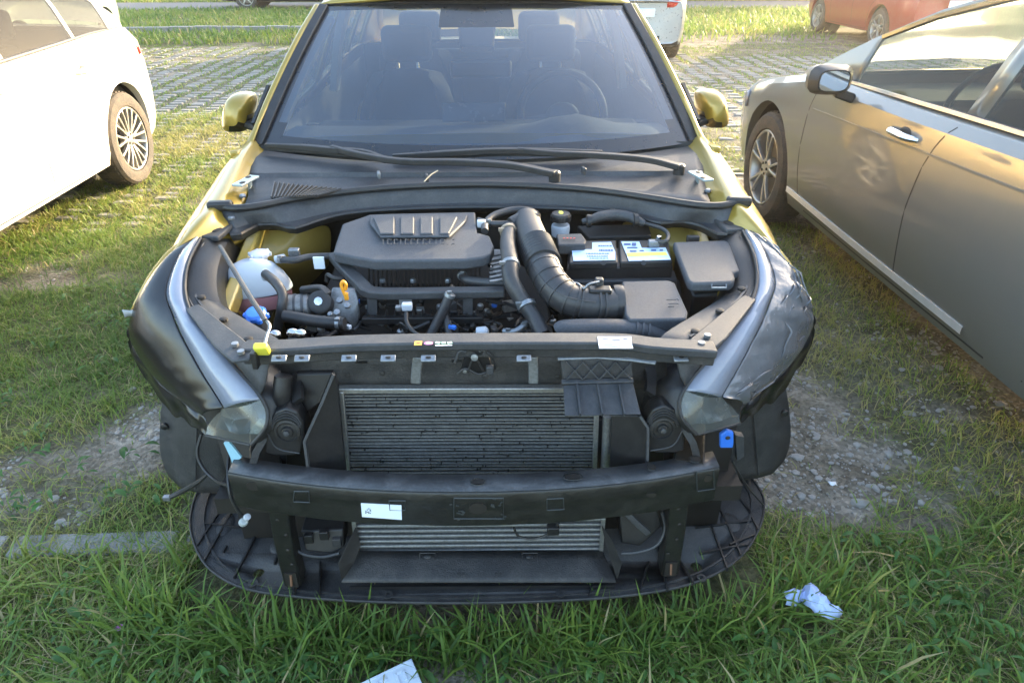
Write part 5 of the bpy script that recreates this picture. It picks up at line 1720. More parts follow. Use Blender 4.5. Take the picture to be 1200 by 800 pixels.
# bent fins and debris between the tubes
db = MB()
rn = random.Random(31)
for k in range(170):
    u, v = rn.random(), rn.random()
    p = ca.lerp(cb_, u).lerp(cd_.lerp(cc, u), v) + V(0, -.003, 0)
    db.box(p, (rn.uniform(.001, .005), .004, rn.uniform(.002, .007)))
o = db.build('trapped_debris', PLASB, cond, smooth=False)
o['kind'] = 'stuff'
# air guides either side
def guide(name, pl, off, mat=PLASB, bev=.002):
    return MB().prism(WY(pl), off).build(name, mat, car, bevel=bev)
g = guide('air_guide', [(391, 438, .19), (396, 455, .19), (406, 560, .17), (363, 560, .13), (357, 516, .14), (377, 472, .17)], (0, .012, 0), PLASB)
MB().bar(WY([(391, 438, .185), (377, 472, .165), (357, 516, .135), (363, 560, .125)]), .006, .012, up=(0, -1, 0), sm=1).build('guide_edge', PLAS, g)
g = guide('air_guide', [(717, 487, .18), (751, 487, .16), (759, 500, .15), (758, 560, .14), (714, 560, .17)], (0, .012, 0), PLASB)
MB().bar(WY([(750, 487, .155), (759, 500, .145), (758, 560, .135)]), .006, .012, up=(0, -1, 0), sm=1).build('guide_edge', PLAS, g)
o = guide('duct_box', [(346, 438, .22), (390, 437, .22), (376, 472, .2), (352, 490, .2), (344, 470, .21)], (0, .10, 0), PLASB, .004)
MB().tube(WY([(332, 440, .2), (331, 460, .19), (334, 480, .19)]), [.02, .022, .018], n=12).build('duct_pipe', PLASB, o)
# air intake scoop
sc = MB().prism(WY([(657, 421, .175), (740, 421, .175), (742, 445, .165), (660, 447, .165)]), (0, .05, 0)).build('air_scoop', PLASD, car, bevel=.002)
for k in range(4):
    a, b = 664 + k * 19, 664 + (k + 1) * 19
    br_ = MB()
    br_.bar(WY([(a, 424, .165), (b, 444, .158)]), .003, .006, up=(0, -1, 0), sm=1)
    br_.bar(WY([(b, 424, .165), (a, 444, .158)]), .003, .006, up=(0, -1, 0), sm=1)
    br_.build('cross_brace', PLAS, sc)
MB().bar(WY([(658, 448, .16), (742, 446, .16)]), .012, .010, up=(0, -.5, 1), sm=1).build('scoop_lip', PLAS, sc, bevel=.002)
fl_ = MB().prism(WY([(660, 451, .155), (742, 449, .155), (751, 485, .085), (662, 487, .085)]), (0, .003, -.004)).build('scoop_flap', PLAS, sc, bevel=.001)
for a, b in ((676, 680), (700, 706), (725, 732)):
    MB().bar(WY([(a, 451, .150), (b, 486, .080)]), .004, .010, up=(0, -.5, 1), sm=1).build('flap_rib', PLAS, fl_)
# latch
la = MB().prism(WY([(540, 432, .185), (545, 416, .185), (551, 407, .18), (556, 406, .18), (562, 412, .18), (566, 410, .18), (574, 422, .185), (578, 436, .185), (560, 440, .19)]), (0, .012, 0)).build('bonnet_latch', PLASB, car, bevel=.002)
for pl in ([(533, 425, .18), (538, 412, .18), (546, 412, .18)], [(548, 436, .176), (556, 420, .174), (566, 434, .176)], [(570, 412, .176), (577, 418, .176), (580, 430, .178), (574, 440, .178)], [(536, 438, .178), (546, 432, .176), (560, 438, .176), (570, 436, .178)]):
    MB().tube(WY(pl), .0028, n=6).build('latch_rod', random.choice((PLASB, PLAS)), la)
MB().box(W(574, 433, y=.176), (.016, .014, .02)).build('latch_switch', PLAS, la, bevel=.002)
MB().lathe([(.008, 0), (.008, .006), (0, .007)], W(556, 418, y=.178), (0, -1, .2), 10).build('latch_pin', STEEL, la)
# horns
def horn(px, py, s):
    def O(l, y):
        return [W(px + s * a, py + b, y=y) for a, b in l]
    arch = [(-18, 27), (-22, 8), (-20, -8), (-13, -20), (0, -25), (13, -20), (20, -8), (21, 4), (24, 16), (24, 28), (12, 31), (-8, 31)]
    h_ = MB().prism(O(arch, .150), (0, .045, 0)).build('horn', PLASB, car, bevel=.005, segs=3)
    c = W(px - s * 2, py + 2, y=.149)
    MB().lathe([(.030, 0), (.029, .004), (.024, .005), (.022, .001), (.014, .002), (.012, .008), (0, .009)], c, (0, -1, .15), 28, capends=False).build('horn_disc', PLASB, h_)
    MB().lathe([(.007, 0), (.007, .005), (0, .006)], c + V(0, -.009, .002), (0, -1, .15), 6).build('horn_bolt', PLAS, h_)
    for k in range(3):
        MB().tube(O([(-18 + k, -6 + k * 3), (-12, -15 + k * 3), (0, -20 + k * 3), (12, -15 + k * 3), (18 - k, -6 + k * 3)], .1485), .0016, n=5).build('horn_rib', PLAS, h_)
    MB().tube(O([(22, 4), (10, 22), (-16, 28)], .1485), .0018, n=5).build('horn_rib', PLAS, h_)
    MB().bar([W(px + s * 3, py + 28, y=.17), W(px + s * 2, py + 54, y=.19)], .014, .004, up=(0, -1, 0), sm=1).build('horn_stay', PLASB, h_)
horn(335, 503, -1)
horn(778, 500, 1)
for s in (-1, 1):
    pt = WY([(322, 440, .26), (330, 470, .26), (318, 520, .22), (300, 548, .2), (340, 560, .24), (400, 560, .28), (400, 430, .3)])
    if s > 0:
        pt = mir(pt)
    MB().prism(pt, (0, .02, 0)).build('side_panel', DARK, car)
    st_ = WY([(318, 500, .17), (300, 530, .14), (296, 552, .14)])
    st_ = mir(st_) if s > 0 else st_
    MB().bar(st_, .016, .006, up=(0, -1, 0), sm=2).build('lamp_stay', PLASD, car)
    st_ = WZ([(352, 430, .70), (348, 448, .68), (350, 470, .66)])
    st_ = mir(st_) if s > 0 else st_
    MB().bar(st_, .025, .012, up=(0, -1, 0), sm=2).build('support_leg', PLASB, car)
# bumper beam
def beam_pt(x, z, d=0.0):
    return V(x, .030 + .075 * (abs(x + .006) / .565) ** 2.2 + d, z)
bm_ = MB()
rows = []
xs = np.linspace(-.566, .556, 33)
for x in xs:
    zc = .455 - .010 * (x / .56)
    r_ = [beam_pt(x, zc + .048, .062), beam_pt(x, zc + .050, .004), beam_pt(x, zc + .044, 0), beam_pt(x, zc + .014, 0), beam_pt(x, zc + .008, .0006), beam_pt(x, zc - .008, .0006), beam_pt(x, zc - .014, 0), beam_pt(x, zc - .046, 0), beam_pt(x, zc - .052, .006), beam_pt(x, zc - .050, .062)]
    rows.append(r_)
bm_.grid(rows)
for r_ in (rows[0], rows[-1]):
    bm_.add(r_, [tuple(range(len(r_)))])
bo = bm_.build('bumper_beam', BEAM, car, bevel=.0015)
tp = MB().grid([[beam_pt(x, .455 + .0525 - .010 * (x / .56), d) for x in xs] for d in (.004, .03, .060)]).build('beam_top', BEAMTOP, bo, solid=.002)
def onbeam(px, py, off=.0):
    # front face of the beam under a pixel
    y = .03
    for _ in range(6):
        p = W(px, py, y=y)
        y = beam_pt(p.x, 0).y
    return W(px, py, y=y) + V(0, -off, 0)
def frame(pl, nm, mat, r=.0016):
    MB().tube([onbeam(a, b, .001) for a, b in pl + pl[:1]], r, n=5, sm=1).build(nm, mat, bo)
SC_ = pbr('scratched_edge', (0.035, 0.040, 0.040), 0.5, var=0.4)
frame([(532, 583), (590, 583), (590, 607), (532, 607)], 'stamped_frame', SC_)
frame([(345, 575), (362, 575), (363, 588), (344, 587)], 'stamped_frame', SC_)
frame([(641, 584), (660, 583), (661, 596), (641, 597)], 'stamped_frame', SC_)
frame([(456, 586), (475, 586), (475, 597), (457, 597)], 'stamped_frame', SC_)
frame([(816, 552), (836, 550), (837, 572), (817, 575)], 'stamped_frame', SC_)
for px, py, a, b in ((297, 569, .016, .013), (560, 595, .020, .017), (763, 579, .012, .006), (829, 560, .010, .010)):
    p = onbeam(px, py, .0)
    MB().lathe([(1, 0), (1, .002)], V(0, 0, 0), (0, -1, 0), 20).build('beam_hole', DARK, bo).matrix_local = Matrix.Translation(p) @ Matrix.Diagonal((a, 1, b, 1))
rn = random.Random(2)
for cx_, cy_ in ((535, 596), (582, 588), (585, 602), (541, 604)):
    for k in range(5):
        MB().box(onbeam(cx_ + rn.uniform(-7, 7), cy_ + rn.uniform(-6, 6), .0012), (rn.uniform(.003, .010), .0015, rn.uniform(.002, .006)), Matrix.Rotation(rn.uniform(-.8, .8), 3, 'Y')).build('paint_chip', SC_, bo)
lb = MB().prism([onbeam(423, 588.5, .0022), onbeam(470.5, 591, .0022), onbeam(471, 608, .0022), onbeam(424.5, 604.5, .0022)], (0, .001, 0)).build('label', PAPER, bo)
rn = random.Random(6)
for a in range(4):
    for b in range(5):
        if rn.random() < .6:
            MB().box(onbeam(429 + a * 1.7, 594.5 + b * 1.3, .0034), (.0022, .0006, .0018)).build('label_print', INK, lb)
for px, wpx in ((560, 16), (672, 22), (765, 10), (820, 14), (325, 18)):
    p = W(px, 567 if px == 560 else (563 if px < 700 else 552), z=.512)
    p = V(p.x, beam_pt(p.x, 0).y + .030, .511)
    MB().box(p, (wpx * .0015, .014, .003)).build('slot', DARK, tp)
    MB().tube([p + V(math.cos(a) * wpx * .0010, math.sin(a) * .012, .001) for a in np.linspace(0, 2 * PI, 13)], .0012, n=5, sm=1).build('slot_rim', BEAM, tp)
# crash struts
for s in (-1, 1):
    x = -.468 if s < 0 else .468
    top = V(x, .115, .43)
    sb = MB().bar([V(x, .125, .46), V(x + s * .012, .13, .30), V(x + s * .014, .135, .135)], .045, .050, up=(0, -1, 0), sm=2).build('crash_strut', BEAM, car, bevel=.004)
    MB().box((x + s * .012, .105, .165), (.030, .004, .05)).build('strut_slot', DARK, sb)
    MB().tube([V(x + s * .010, .102, .185), V(x + s * .013, .100, .150)], .003, n=6).build('rust_bolt', pbr('rust', (0.18, 0.09, 0.05), 0.8), sb)
    MB().bar([V(x + s * .09, .35, .45), V(x + s * .02, .12, .455)], .07, .09, sm=1).build('crash_box', BEAM, bo, bevel=.004)
    for k in range(4):
        MB().ell(V(x + s * .008 + rn.uniform(-.012, .012), .1035, .22 + k * .05), (.005, .002, .005)).build('strut_hole', DARK, sb)
# lower cooler
YL = .165
la_, lb_, lc_, ld_ = W(416, 613, y=YL), W(706, 611, y=YL), W(704, 642, y=YL), W(419, 645, y=YL)
lcool = MB().grid([[la_ + V(0, .014, .05), lb_ + V(0, .014, .05)], [ld_ + V(0, .014, -.01), lc_ + V(0, .014, -.01)]]).build('lower_cooler', pbr('core_dark', (0.035, 0.036, 0.036)), car, solid=.01)
for k in range(8):
    t = (k - 2 + .4) / 5.4
    a, b = la_.lerp(ld_, t), lb_.lerp(lc_, t)
    MB().bar([a, b], .010, .0085, sm=1).build('cooling_tube', FIN, lcool, bevel=.002)
for a, b in ((la_, ld_), (lb_, lc_)):
    MB().bar([a + V(0, -.006, .02), b + V(0, -.006, -.004)], .010, .010, up=(0, -1, 0), sm=1).build('tank_rail', ALU, lcool, bevel=.001)
# lower deflector with faint moulded lettering
df = MB().grid([[W(px, py, y=yy) for px in np.linspace(a, b, 12)] for a, b, py, yy in ((419, 706, 645, .155), (414, 711, 656, .125), (403, 720, 676, .085), (400, 722, 682, .074))]).build('lower_deflector', PLASD, car, solid=.004)
tdir = (W(555, 660, y=.115) - W(555, 676, y=.085)).normalized()
for tx, px in (('CD', 540), ('T', 565), ('GD', 584)):
    text('moulded_lettering', tx, .018, W(px, 672, y=.0905) + V(0, -.001, .0016), (1, 0, 0), tdir, PLASD, df, ext=.0008)
for px in (501, 621):
    MB().tube([W(px + a, 653 + b, y=.132 - b * .002) + V(0, 0, .001) for a, b in ((-9, -5), (9, -5), (9, 6), (-9, 6), (-9, -5))], .0014, n=5, sm=1).build('moulded_frame', PLASD, df)
    MB().ell(W(px, 652, y=.133), (.010, .006, .003)).build('moulded_boss', PLASD, df)
for s, pl in ((-1, [(416, 618, .15), (421, 640, .14), (413, 662, .10), (400, 680, .07), (396, 660, .09)]), (1, [(706, 616, .15), (712, 640, .13), (724, 678, .075), (729, 660, .09), (718, 634, .12)])):
    MB().prism(WY(pl), (s * -.003, .004, 0)).build('lower_air_guide', PLASB, df, bevel=.001)
# valve / sensor units either side under the beam
u1 = MB().prism(WY([(352, 622, .16), (402, 620, .16), (404, 640, .15), (392, 649, .14), (358, 645, .14)]), (0, .06, 0)).build('radar_bracket', PLASB, car, bevel=.004)
for px, py in ((362, 630), (380, 626), (395, 634)):
    MB().box(W(px, py, y=.15), (.022, .014, .026)).build('connector', rn.choice((PLASB, DARK, PLASD)), u1, bevel=.002)
MB().tube(WY([(346, 618, .15), (346, 640, .14), (356, 649, .13), (378, 652, .13), (398, 648, .13)]), .004, n=6).build('bracket_wire', PLAS, u1)
u2 = MB().prism(WY([(726, 600, .18), (770, 596, .18), (776, 616, .17), (750, 640, .15), (728, 636, .16)]), (0, .06, 0)).build('valve_unit', PLASB, car, bevel=.004)
MB().bar(WY([(732, 598, .15), (746, 612, .14), (760, 624, .14)]), .016, .012, up=(0, -1, 0)).build('valve_arm', PLAS, u2, bevel=.002)
MB().tube(WY([(776, 600, .14), (779, 620, .13), (770, 638, .12), (750, 646, .12), (728, 648, .12)]), .004, n=6).build('bracket_wire', PLAS, u2)
MB().tube(WY([(602, 618, .12), (608, 628, .12), (625, 631, .12), (645, 624, .12), (655, 612, .11)]), .003, n=6).build('beam_wire', RUB, bo)
MB().box(W(648, 620, y=.115), (.03, .02, .025)).build('beam_connector', PLASB, bo, bevel=.003)
MB().grid([[V(x, .30, z) for x in (-.66, -.3, 0, .3, .66)] for z in (.12, .3, .5)]).build('lower_backing', DARK, car, solid=.01)

# ---- undertray
OUTL = WZ([(258, 545, .13), (234, 572, .128), (224, 600, .126), (224, 625, .124), (236, 655, .122), (258, 676, .12), (290, 690, .12), (340, 698, .12), (420, 704, .12), (500, 706, .12), (560, 706, .12), (640, 704, .12), (720, 699, .12), (790, 689, .12), (835, 674, .12), (868, 652, .122), (887, 625, .124), (895, 600, .126), (892, 576, .128), (868, 545, .13)])
ol = catmull(OUTL, 3)
und = MB().prism(ol, (0, 0, -.006)).build('undertray', PLASD, car)
cut = MB()
for px, py, a in ((303, 671, .015), (816, 664, .016)):
    cut.lathe([(a, -.05), (a, .05)], W(px, py, z=.12), n=20)
for px, py in ((297, 684), (822, 678), (455, 698), (657, 696)):
    cut.lathe([(.005, -.05), (.005, .05)], W(px, py, z=.12), n=10)
co_ = cut.build('cutter', DARK, None)
bpy.context.view_layer.update()
boolean_cut(und, co_)
MB().bar([p + V(0, 0, .001) for p in ol], .006, .007, sm=1).build('tray_rim', PLASD, und, bevel=.002)
inner = [p.lerp(V(0, .38, .125), .045) for p in ol]
MB().bar([p + V(0, 0, .002) for p in inner], .005, .006, sm=1).build('tray_rib', PLASD, und)
RIB = [[(262, 595), (232, 640)], [(280, 588), (240, 658)], [(252, 634), (240, 655)], [(266, 641), (262, 648)], [(312, 606), (275, 678)], [(240, 615), (300, 622)], [(352, 655), (345, 697)], [(376, 660), (374, 701)], [(340, 618), (322, 662)], [(245, 580), (300, 578)], [(760, 660), (748, 696)], [(770, 640), (782, 692)], [(780, 632), (812, 684)], [(826, 598), (852, 668)], [(842, 594), (868, 652)], [(872, 590), (888, 622)], [(815, 620), (880, 612)], [(855, 640), (884, 628)], [(866, 640), (876, 640)], [(862, 580), (880, 604)], [(700, 664), (690, 698)], [(410, 690), (720, 688)], [(820, 650), (872, 640)]]
for a in RIB:
    MB().bar([p + V(0, 0, .003) for p in WZ([(q_[0], q_[1], .121) for q_ in a])], .0045, .014, sm=1).build('tray_rib', PLASB, und)
for px, py, w_, d_ in ((265, 615, .05, .09), (855, 612, .06, .08), (325, 640, .04, .05)):
    MB().ell(W(px, py, z=.122), (w_ / 2, d_ / 2, .008), 18, 8).build('tray_boss', PLASD, und)
for px, py, s in ((297, 684, -1), (822, 678, 1), (455, 698, 0), (657, 696, 0)):
    MB().lathe([(.012, .001), (.012, .006), (.006, .006)], W(px, py, z=.12), n=14, capends=False).build('tray_grommet', PLASD, und)

# ================================================================== grass, weeds, gravel
def leaf_material(name, ramp, transl=0.35, straw=None):
    m = bpy.data.materials.new(name)
    m.use_nodes = True
    t = m.node_tree
    L = t.links.new
    b = t.nodes['Principled BSDF']
    b.inputs['Roughness'].default_value = 0.5
    b.inputs['Specular IOR Level'].default_value = 0.35
    at = _n(t, 'ShaderNodeAttribute', attribute_name='tone')
    cr = _n(t, 'ShaderNodeValToRGB')
    els = cr.color_ramp.elements
    els[0].position, els[0].color = ramp[0][0], (*ramp[0][1], 1)
    els[1].position, els[1].color = ramp[-1][0], (*ramp[-1][1], 1)
    for p_, c_ in ramp[1:-1]:
        e = els.new(p_)
        e.color = (*c_, 1)
    L(at.outputs['Fac'], cr.inputs[0])
    L(cr.outputs[0], b.inputs['Base Color'])
    tr = _n(t, 'ShaderNodeBsdfTranslucent')
    L(cr.outputs[0], tr.inputs[0])
    mx = _n(t, 'ShaderNodeMixShader')
    mx.inputs[0].default_value = transl
    L(b.outputs[0], mx.inputs[1])
    L(tr.outputs[0], mx.inputs[2])
    L(mx.outputs[0], t.nodes['Material Output'].inputs[0])
    return m
GRASSM = leaf_material('grass_blade', [(0.0, (0.070, 0.130, 0.028)), (0.35, (0.125, 0.215, 0.042)), (0.65, (0.205, 0.285, 0.055)), (0.86, (0.32, 0.32, 0.09)), (0.93, (0.36, 0.31, 0.15)), (1.0, (0.42, 0.36, 0.2))], 0.4)

def blades(name, x, y, h, w, lean, tone, flat=0.0, seg=3):
    n = len(x)
    z = relief(x, y) - 0.014
    az = rng.random(n) * 2 * PI
    fa = az + rng.normal(0, 0.5, n) + PI / 2
    ts = np.array([0, 0.33, 0.68, 1.0])
    pts = []
    for t in ts:
        off = lean * h * t ** 1.8
        up = h * (t - 0.42 * lean * t ** 2.2)
        pts.append(np.stack([x + np.cos(az) * off, y + np.sin(az) * off, z + up], -1))
    sd = np.stack([np.cos(fa), np.sin(fa), np.zeros(n)], -1) * w[:, None]
    co = np.stack([pts[0] - sd * 0.35, pts[0] + sd * 0.35, pts[1] - sd * 0.5, pts[1] + sd * 0.5, pts[2] - sd * 0.4, pts[2] + sd * 0.4, pts[3]], 1).reshape(-1, 3)
    tri = np.array([[0, 1, 3], [0, 3, 2], [2, 3, 5], [2, 5, 4], [4, 5, 6]])
    fs = (tri[None] + (np.arange(n) * 7)[:, None, None]).reshape(-1, 3)
    me = bpy.data.meshes.new(name)
    me.vertices.add(len(co))
    me.vertices.foreach_set('co', co.astype(np.float32).reshape(-1))
    me.loops.add(fs.size)
    me.loops.foreach_set('vertex_index', fs.astype(np.int32).reshape(-1))
    me.polygons.add(len(fs))
    me.polygons.foreach_set('loop_start', np.arange(0, fs.size, 3, dtype=np.int32))
    me.polygons.foreach_set('use_smooth', np.ones(len(fs), bool))
    me.update()
    a = me.attributes.new('tone', 'FLOAT', 'POINT')
    a.data.foreach_set('value', np.repeat(np.clip(tone, 0, 1), 7).astype(np.float32))
    me.materials.append(GRASSM)
    o = bpy.data.objects.new(name, me)
    COL.objects.link(o)
    return o

def scatter(n, x0, x1, y0, y1, power=1.0, clump=0.0):
    x = rng.uniform(x0, x1, n)
    y = rng.uniform(y0, y1, n)
    if clump:
        k = max(1, n // 26)
        cxs, cys = rng.uniform(x0, x1, k), rng.uniform(y0, y1, k)
        i = rng.integers(0, k, n)
        c = rng.random(n) < 0.65
        x = np.where(c, cxs[i] + rng.normal(0, clump, n), x)
        y = np.where(c, cys[i] + rng.normal(0, clump, n), y)
    keep = rng.random(n) < grassmask(x, y) ** power
    keep &= ~under(x, y, 0.02)
    keep &= ~((np.hypot(x - .873, (y - .085) * 1.2) < .085) & (rng.random(n) < .8))       # pressed flat under the litter
    keep &= ~((np.abs(x + .19) < .14) & (y > -.22) & (y < -.02) & (rng.random(n) < .75))
    # inside the picture (with a margin)
    d = np.stack([x, y, np.zeros_like(x)], -1) - np.array(_c)
    dd = d @ np.array(_f)
    px = 600 + FPX * (d @ np.array(_r)) / dd
    py = 400 - FPX * (d @ np.array(_u)) / dd
    keep &= (px > -90) & (px < 1290) & (py < 900) & (dd > 0.2)
    return x[keep], y[keep]

def tones(x, y, dry=0.0):  # dry shifts toward yellow, for dead grass and for painted sunlight
    t = 0.54 + 0.9 * (NZ.fbm(x + 3, y + 8, 1.3) - 0.5) + rng.normal(0, 0.15, len(x)) + dry
    t = np.clip(t, 0, 0.88)
    return np.where(rng.random(len(x)) < 0.05 + dry * 0.35, 0.95, t)

# long turf in front of the kerb
x, y = scatter(34000, -1.75, 1.95, -0.55, 0.37, 0.9, 0.03)
k = rng.random(len(x)) < 0.30 + 0.70 * np.exp(-(np.abs(x) / 0.85) ** 4)
x, y = x[k], y[k]
n = len(x)
o = blades('long_grass', x, y, rng.gamma(3.2, 0.017, n) + 0.02, rng.uniform(0.003, 0.0085, n), rng.uniform(0.25, 1.35, n), tones(x, y, 0.04))
tag(o, 'long green grass growing in front of the kerb and the dismantled car', 'grass', kind='stuff')
x, y = scatter(60000, -1.8, 2.0, -0.55, 0.46, 0.7)
n = len(x)
o = blades('short_grass', x, y, rng.uniform(0.02, 0.06, n), rng.uniform(0.0015, 0.0035, n), rng.uniform(0.3, 1.5, n), tones(x, y, 0.10))
tag(o, 'short matted grass under the long blades in front of the kerb', 'grass', kind='stuff')
# patchy turf beside the car
x, y = scatter(120000, -3.4, 2.4, 0.44, 3.0, 1.2, 0.035)
n = len(x)
o = blades('patchy_grass', x, y, rng.uniform(0.02, 0.085, n), rng.uniform(0.002, 0.0045, n), rng.uniform(0.3, 1.4, n), tones(x, y, np.where(x > 0, 0.18, 0.06)))
tag(o, 'patchy short grass on gravelly soil on both sides of the car', 'grass', kind='stuff')
x, y = scatter(80000, -6.0, 5.0, 3.0, 6.7, 1.3, 0.04)
x2, y2 = scatter(80000, -4.7, -0.9, 2.5, 6.5, 1.1, 0.04)
x, y = np.concatenate([x, x2]), np.concatenate([y, y2])
row = np.abs(((x / PITX) + 0.5) % 1.0 - 0.5)
k = rng.random(len(x)) < np.where(row < 0.22, 0.45, 1.0)
x, y = x[k], y[k]
n = len(x)
o = blades('turf', x, y, rng.uniform(0.02, 0.075, n), rng.uniform(0.003, 0.007, n), rng.uniform(0.3, 1.4, n), tones(x, y, 0.22))  # yellower tone puts the low sun into the blade colour
tag(o, 'patchy turf between sunken pavers in the low sunlight', 'grass', kind='stuff')
x, y = scatter(110000, -9.5, 10.5, 6.7, 12.6, 1.0)
row = np.abs(((x / PITX) + 0.5) % 1.0 - 0.5)
k = rng.random(len(x)) < np.where(row < 0.30, 0.22, 1.0)
x, y = x[k], y[k]
n = len(x)
o = blades('paver_turf', x, y, rng.uniform(0.02, 0.06, n), rng.uniform(0.006, 0.013, n), rng.uniform(0.3, 1.3, n), tones(x, y, -0.05))
tag(o, 'thin turf growing in rows between concrete grass pavers', 'grass', kind='stuff')
x, y = scatter(120000, -17, 17, 12.6, 27, 1.0)
n = len(x)
o = blades('meadow_grass', x, y, rng.uniform(0.06, 0.22, n), rng.uniform(0.012, 0.03, n), rng.uniform(0.2, 1.1, n), tones(x, y, 0.0))
tag(o, 'taller grass strip beyond the paved rows of the car park', 'grass', kind='stuff')

# tall blades along the front edge of the undertray
x = rng.uniform(-1.0, 1.0, 1000)
y = 0.045 + 0.10 * (np.abs(x) / 0.85) ** 2.2 - rng.random(1000) ** 1.3 * 0.10
n = len(x)
o = blades('fringe_grass', x, y, rng.uniform(0.09, 0.22, n), rng.uniform(0.004, 0.009, n), rng.uniform(0.1, 1.0, n), tones(x, y, 0.0))
tag(o, 'tall blades of grass rising along the front edge of the undertray', 'grass', kind='stuff')

# dead, flattened stalks in the turf
x, y = scatter(5200, -1.8, 2.0, -0.5, 0.37, 0.3)
n = len(x)
o = blades('dry_stalks', x, y, rng.uniform(0.03, 0.11, n), rng.uniform(0.0012, 0.003, n), rng.uniform(1.1, 1.9, n), rng.uniform(0.90, 1.0, n))
tag(o, 'dead straw-coloured stalks flattened in the foreground turf', 'dry grass', kind='stuff')

# broad-leaved weeds
def weeds():
    vs, fs, tn = [], [], []
    spots = [(random.uniform(-1.2, 1.35), random.uniform(-0.35, 0.34)) for _ in range(190)]
    spots += [(random.uniform(-2.2, -0.95), random.uniform(0.5, 2.2)) for _ in range(70)]
    spots += [(W(930 / 3 + 20, 691, z=0.05).x, W(370, 691, z=0.05).y), (-0.40, 0.02), (-0.10, 0.03)]
    for x, y in spots:
        if -0.83 < x < 0.83 and y > 0.09:
            continue
        z = gz(x, y)
        tone = random.uniform(0.15, 0.6)
        for k in range(random.randint(3, 8)):
            a = random.uniform(0, 2 * PI)
            ln = random.uniform(0.018, 0.05)
            wd = ln * random.uniform(0.25, 0.45)
            st = random.uniform(0.0, 0.045)
            hz = random.uniform(0.01, 0.075)
            ca, sa = math.cos(a), math.sin(a)
            base = V(x + ca * st, y + sa * st, z + hz)
            prof = [(0, .15), (.25, .8), (.55, 1), (.8, .7), (1, .05)]
            o = len(vs)
            for t, ww in prof:
                c = base + V(ca, sa, 0) * (ln * t) + V(0, 0, ln * (0.5 * t - 0.75 * t * t))
                vs.append(c + V(-sa, ca, 0.25) * (wd * ww / 2))
                vs.append(c - V(0, 0, wd * 0.12 * ww))
                vs.append(c + V(sa, -ca, 0.25) * (wd * ww / 2))
                tn += [tone + random.uniform(-.05, .05)] * 3
            for i in range(4):
                q = o + i * 3
                fs.append((q, q + 1, q + 4, q + 3))
                fs.append((q + 1, q + 2, q + 5, q + 4))
    me = bpy.data.meshes.new('broadleaf_weeds')
    me.from_pydata(vs, [], fs)
    me.polygons.foreach_set('use_smooth', [True] * len(me.polygons))
    a = me.attributes.new('tone', 'FLOAT', 'POINT')
    a.data.foreach_set('value', tn)
    me.materials.append(leaf_material('weed_leaf', [(0, (0.03, 0.085, 0.02)), (0.5, (0.075, 0.17, 0.04)), (1, (0.12, 0.22, 0.05))], 0.3))
    o = bpy.data.objects.new('broadleaf_weeds', me)
    COL.objects.link(o)
    tag(o, 'small broad-leaved weeds scattered through the grass', 'weeds', kind='stuff')
weeds()

def gravel():
    bm = bmesh.new()
    bmesh.ops.create_icosphere(bm, subdivisions=1, radius=1)
    bv = np.array([v.co[:] for v in bm.verts])
    bf = np.array([[v.index for v in f.verts] for f in bm.faces])
    bm.free()
    n = 14000
    x = np.concatenate([rng.uniform(-3.2, -0.8, n), rng.uniform(0.8, 3.0, n), rng.uniform(-4, -1, n // 2)])
    y = np.concatenate([rng.uniform(0.45, 2.0, n), rng.uniform(0.45, 2.9, n), rng.uniform(2, 6, n // 2)])
    k = (rng.random(len(x)) < (1 - grassmask(x, y)) ** 2 * 0.9 * (NZ.fbm(x + 50, y, 2.0) > 0.45)) & ~under(x, y)
    x, y = x[k], y[k]
    s = rng.gamma(1.4, 0.0027, len(x)) + 0.0020
    sc = rng.uniform(0.6, 1.3, (len(x), 3)) * s[:, None] * np.array([1, 1, 0.6])
    jit = rng.uniform(0.75, 1.2, (len(x), len(bv), 1))
    co = bv[None] * jit * sc[:, None, :] + np.stack([x, y, relief(x, y) - 0.008], -1)[:, None]
    fs = (bf[None] + (np.arange(len(x)) * len(bv))[:, None, None]).reshape(-1, 3)
    me = bpy.data.meshes.new('gravel')
    me.from_pydata(co.reshape(-1, 3).tolist(), [], fs.tolist())
    me.materials.append(STONE)
    o = bpy.data.objects.new('gravel', me)
    COL.objects.link(o)
    tag(o, 'loose pale gravel on the bare soil beside the car', 'gravel', kind='stuff')
gravel()

# ---- litter
def crumple(name, outline_rows, mat, label, cat):
    o = MB().grid(outline_rows).build(name, mat, None, solid=0.0012, sub=0, ang=20)
    return tag(o, label, cat)
rn = random.Random(4)
upe = WZ([(917, 692, .075), (930, 690, .085), (941, 690, .075), (944, 683, .085), (956, 687, .10), (968, 700, .095), (978, 711, .08), (987, 714, .07)])
lwe = WZ([(921, 709, .06), (932, 708, .062), (938, 704, .055), (941, 705, .06), (950, 714, .07), (962, 723, .065), (975, 725, .06), (985, 721, .06)])
rows = [[a.lerp(b, t) + V(rn.uniform(-.003, .003), rn.uniform(-.003, .003), .014 * math.sin(PI * t) * (1 + .5 * math.sin(k * 2.1)) + rn.uniform(-.006, .006)) for k, (a, b) in enumerate(zip(catmull(upe, 2), catmull(lwe, 2)))] for t in (0, .2, .4, .6, .8, 1)]
crumple('tissue', rows, TISSUE, 'crumpled pale blue tissue lying in the grass at lower right', 'tissue')
c = W(975, 568, z=0.015)
rows = [[V(c.x + (j - 1.5) * 0.008, c.y + (i - 1.5) * 0.007, 0.02 + rn.uniform(0, .008)) for j in range(4)] for i in range(4)]
crumple('paper_scrap', rows, PAPER, 'tiny white paper scrap on the gravel right of the wheel arch', 'paper')
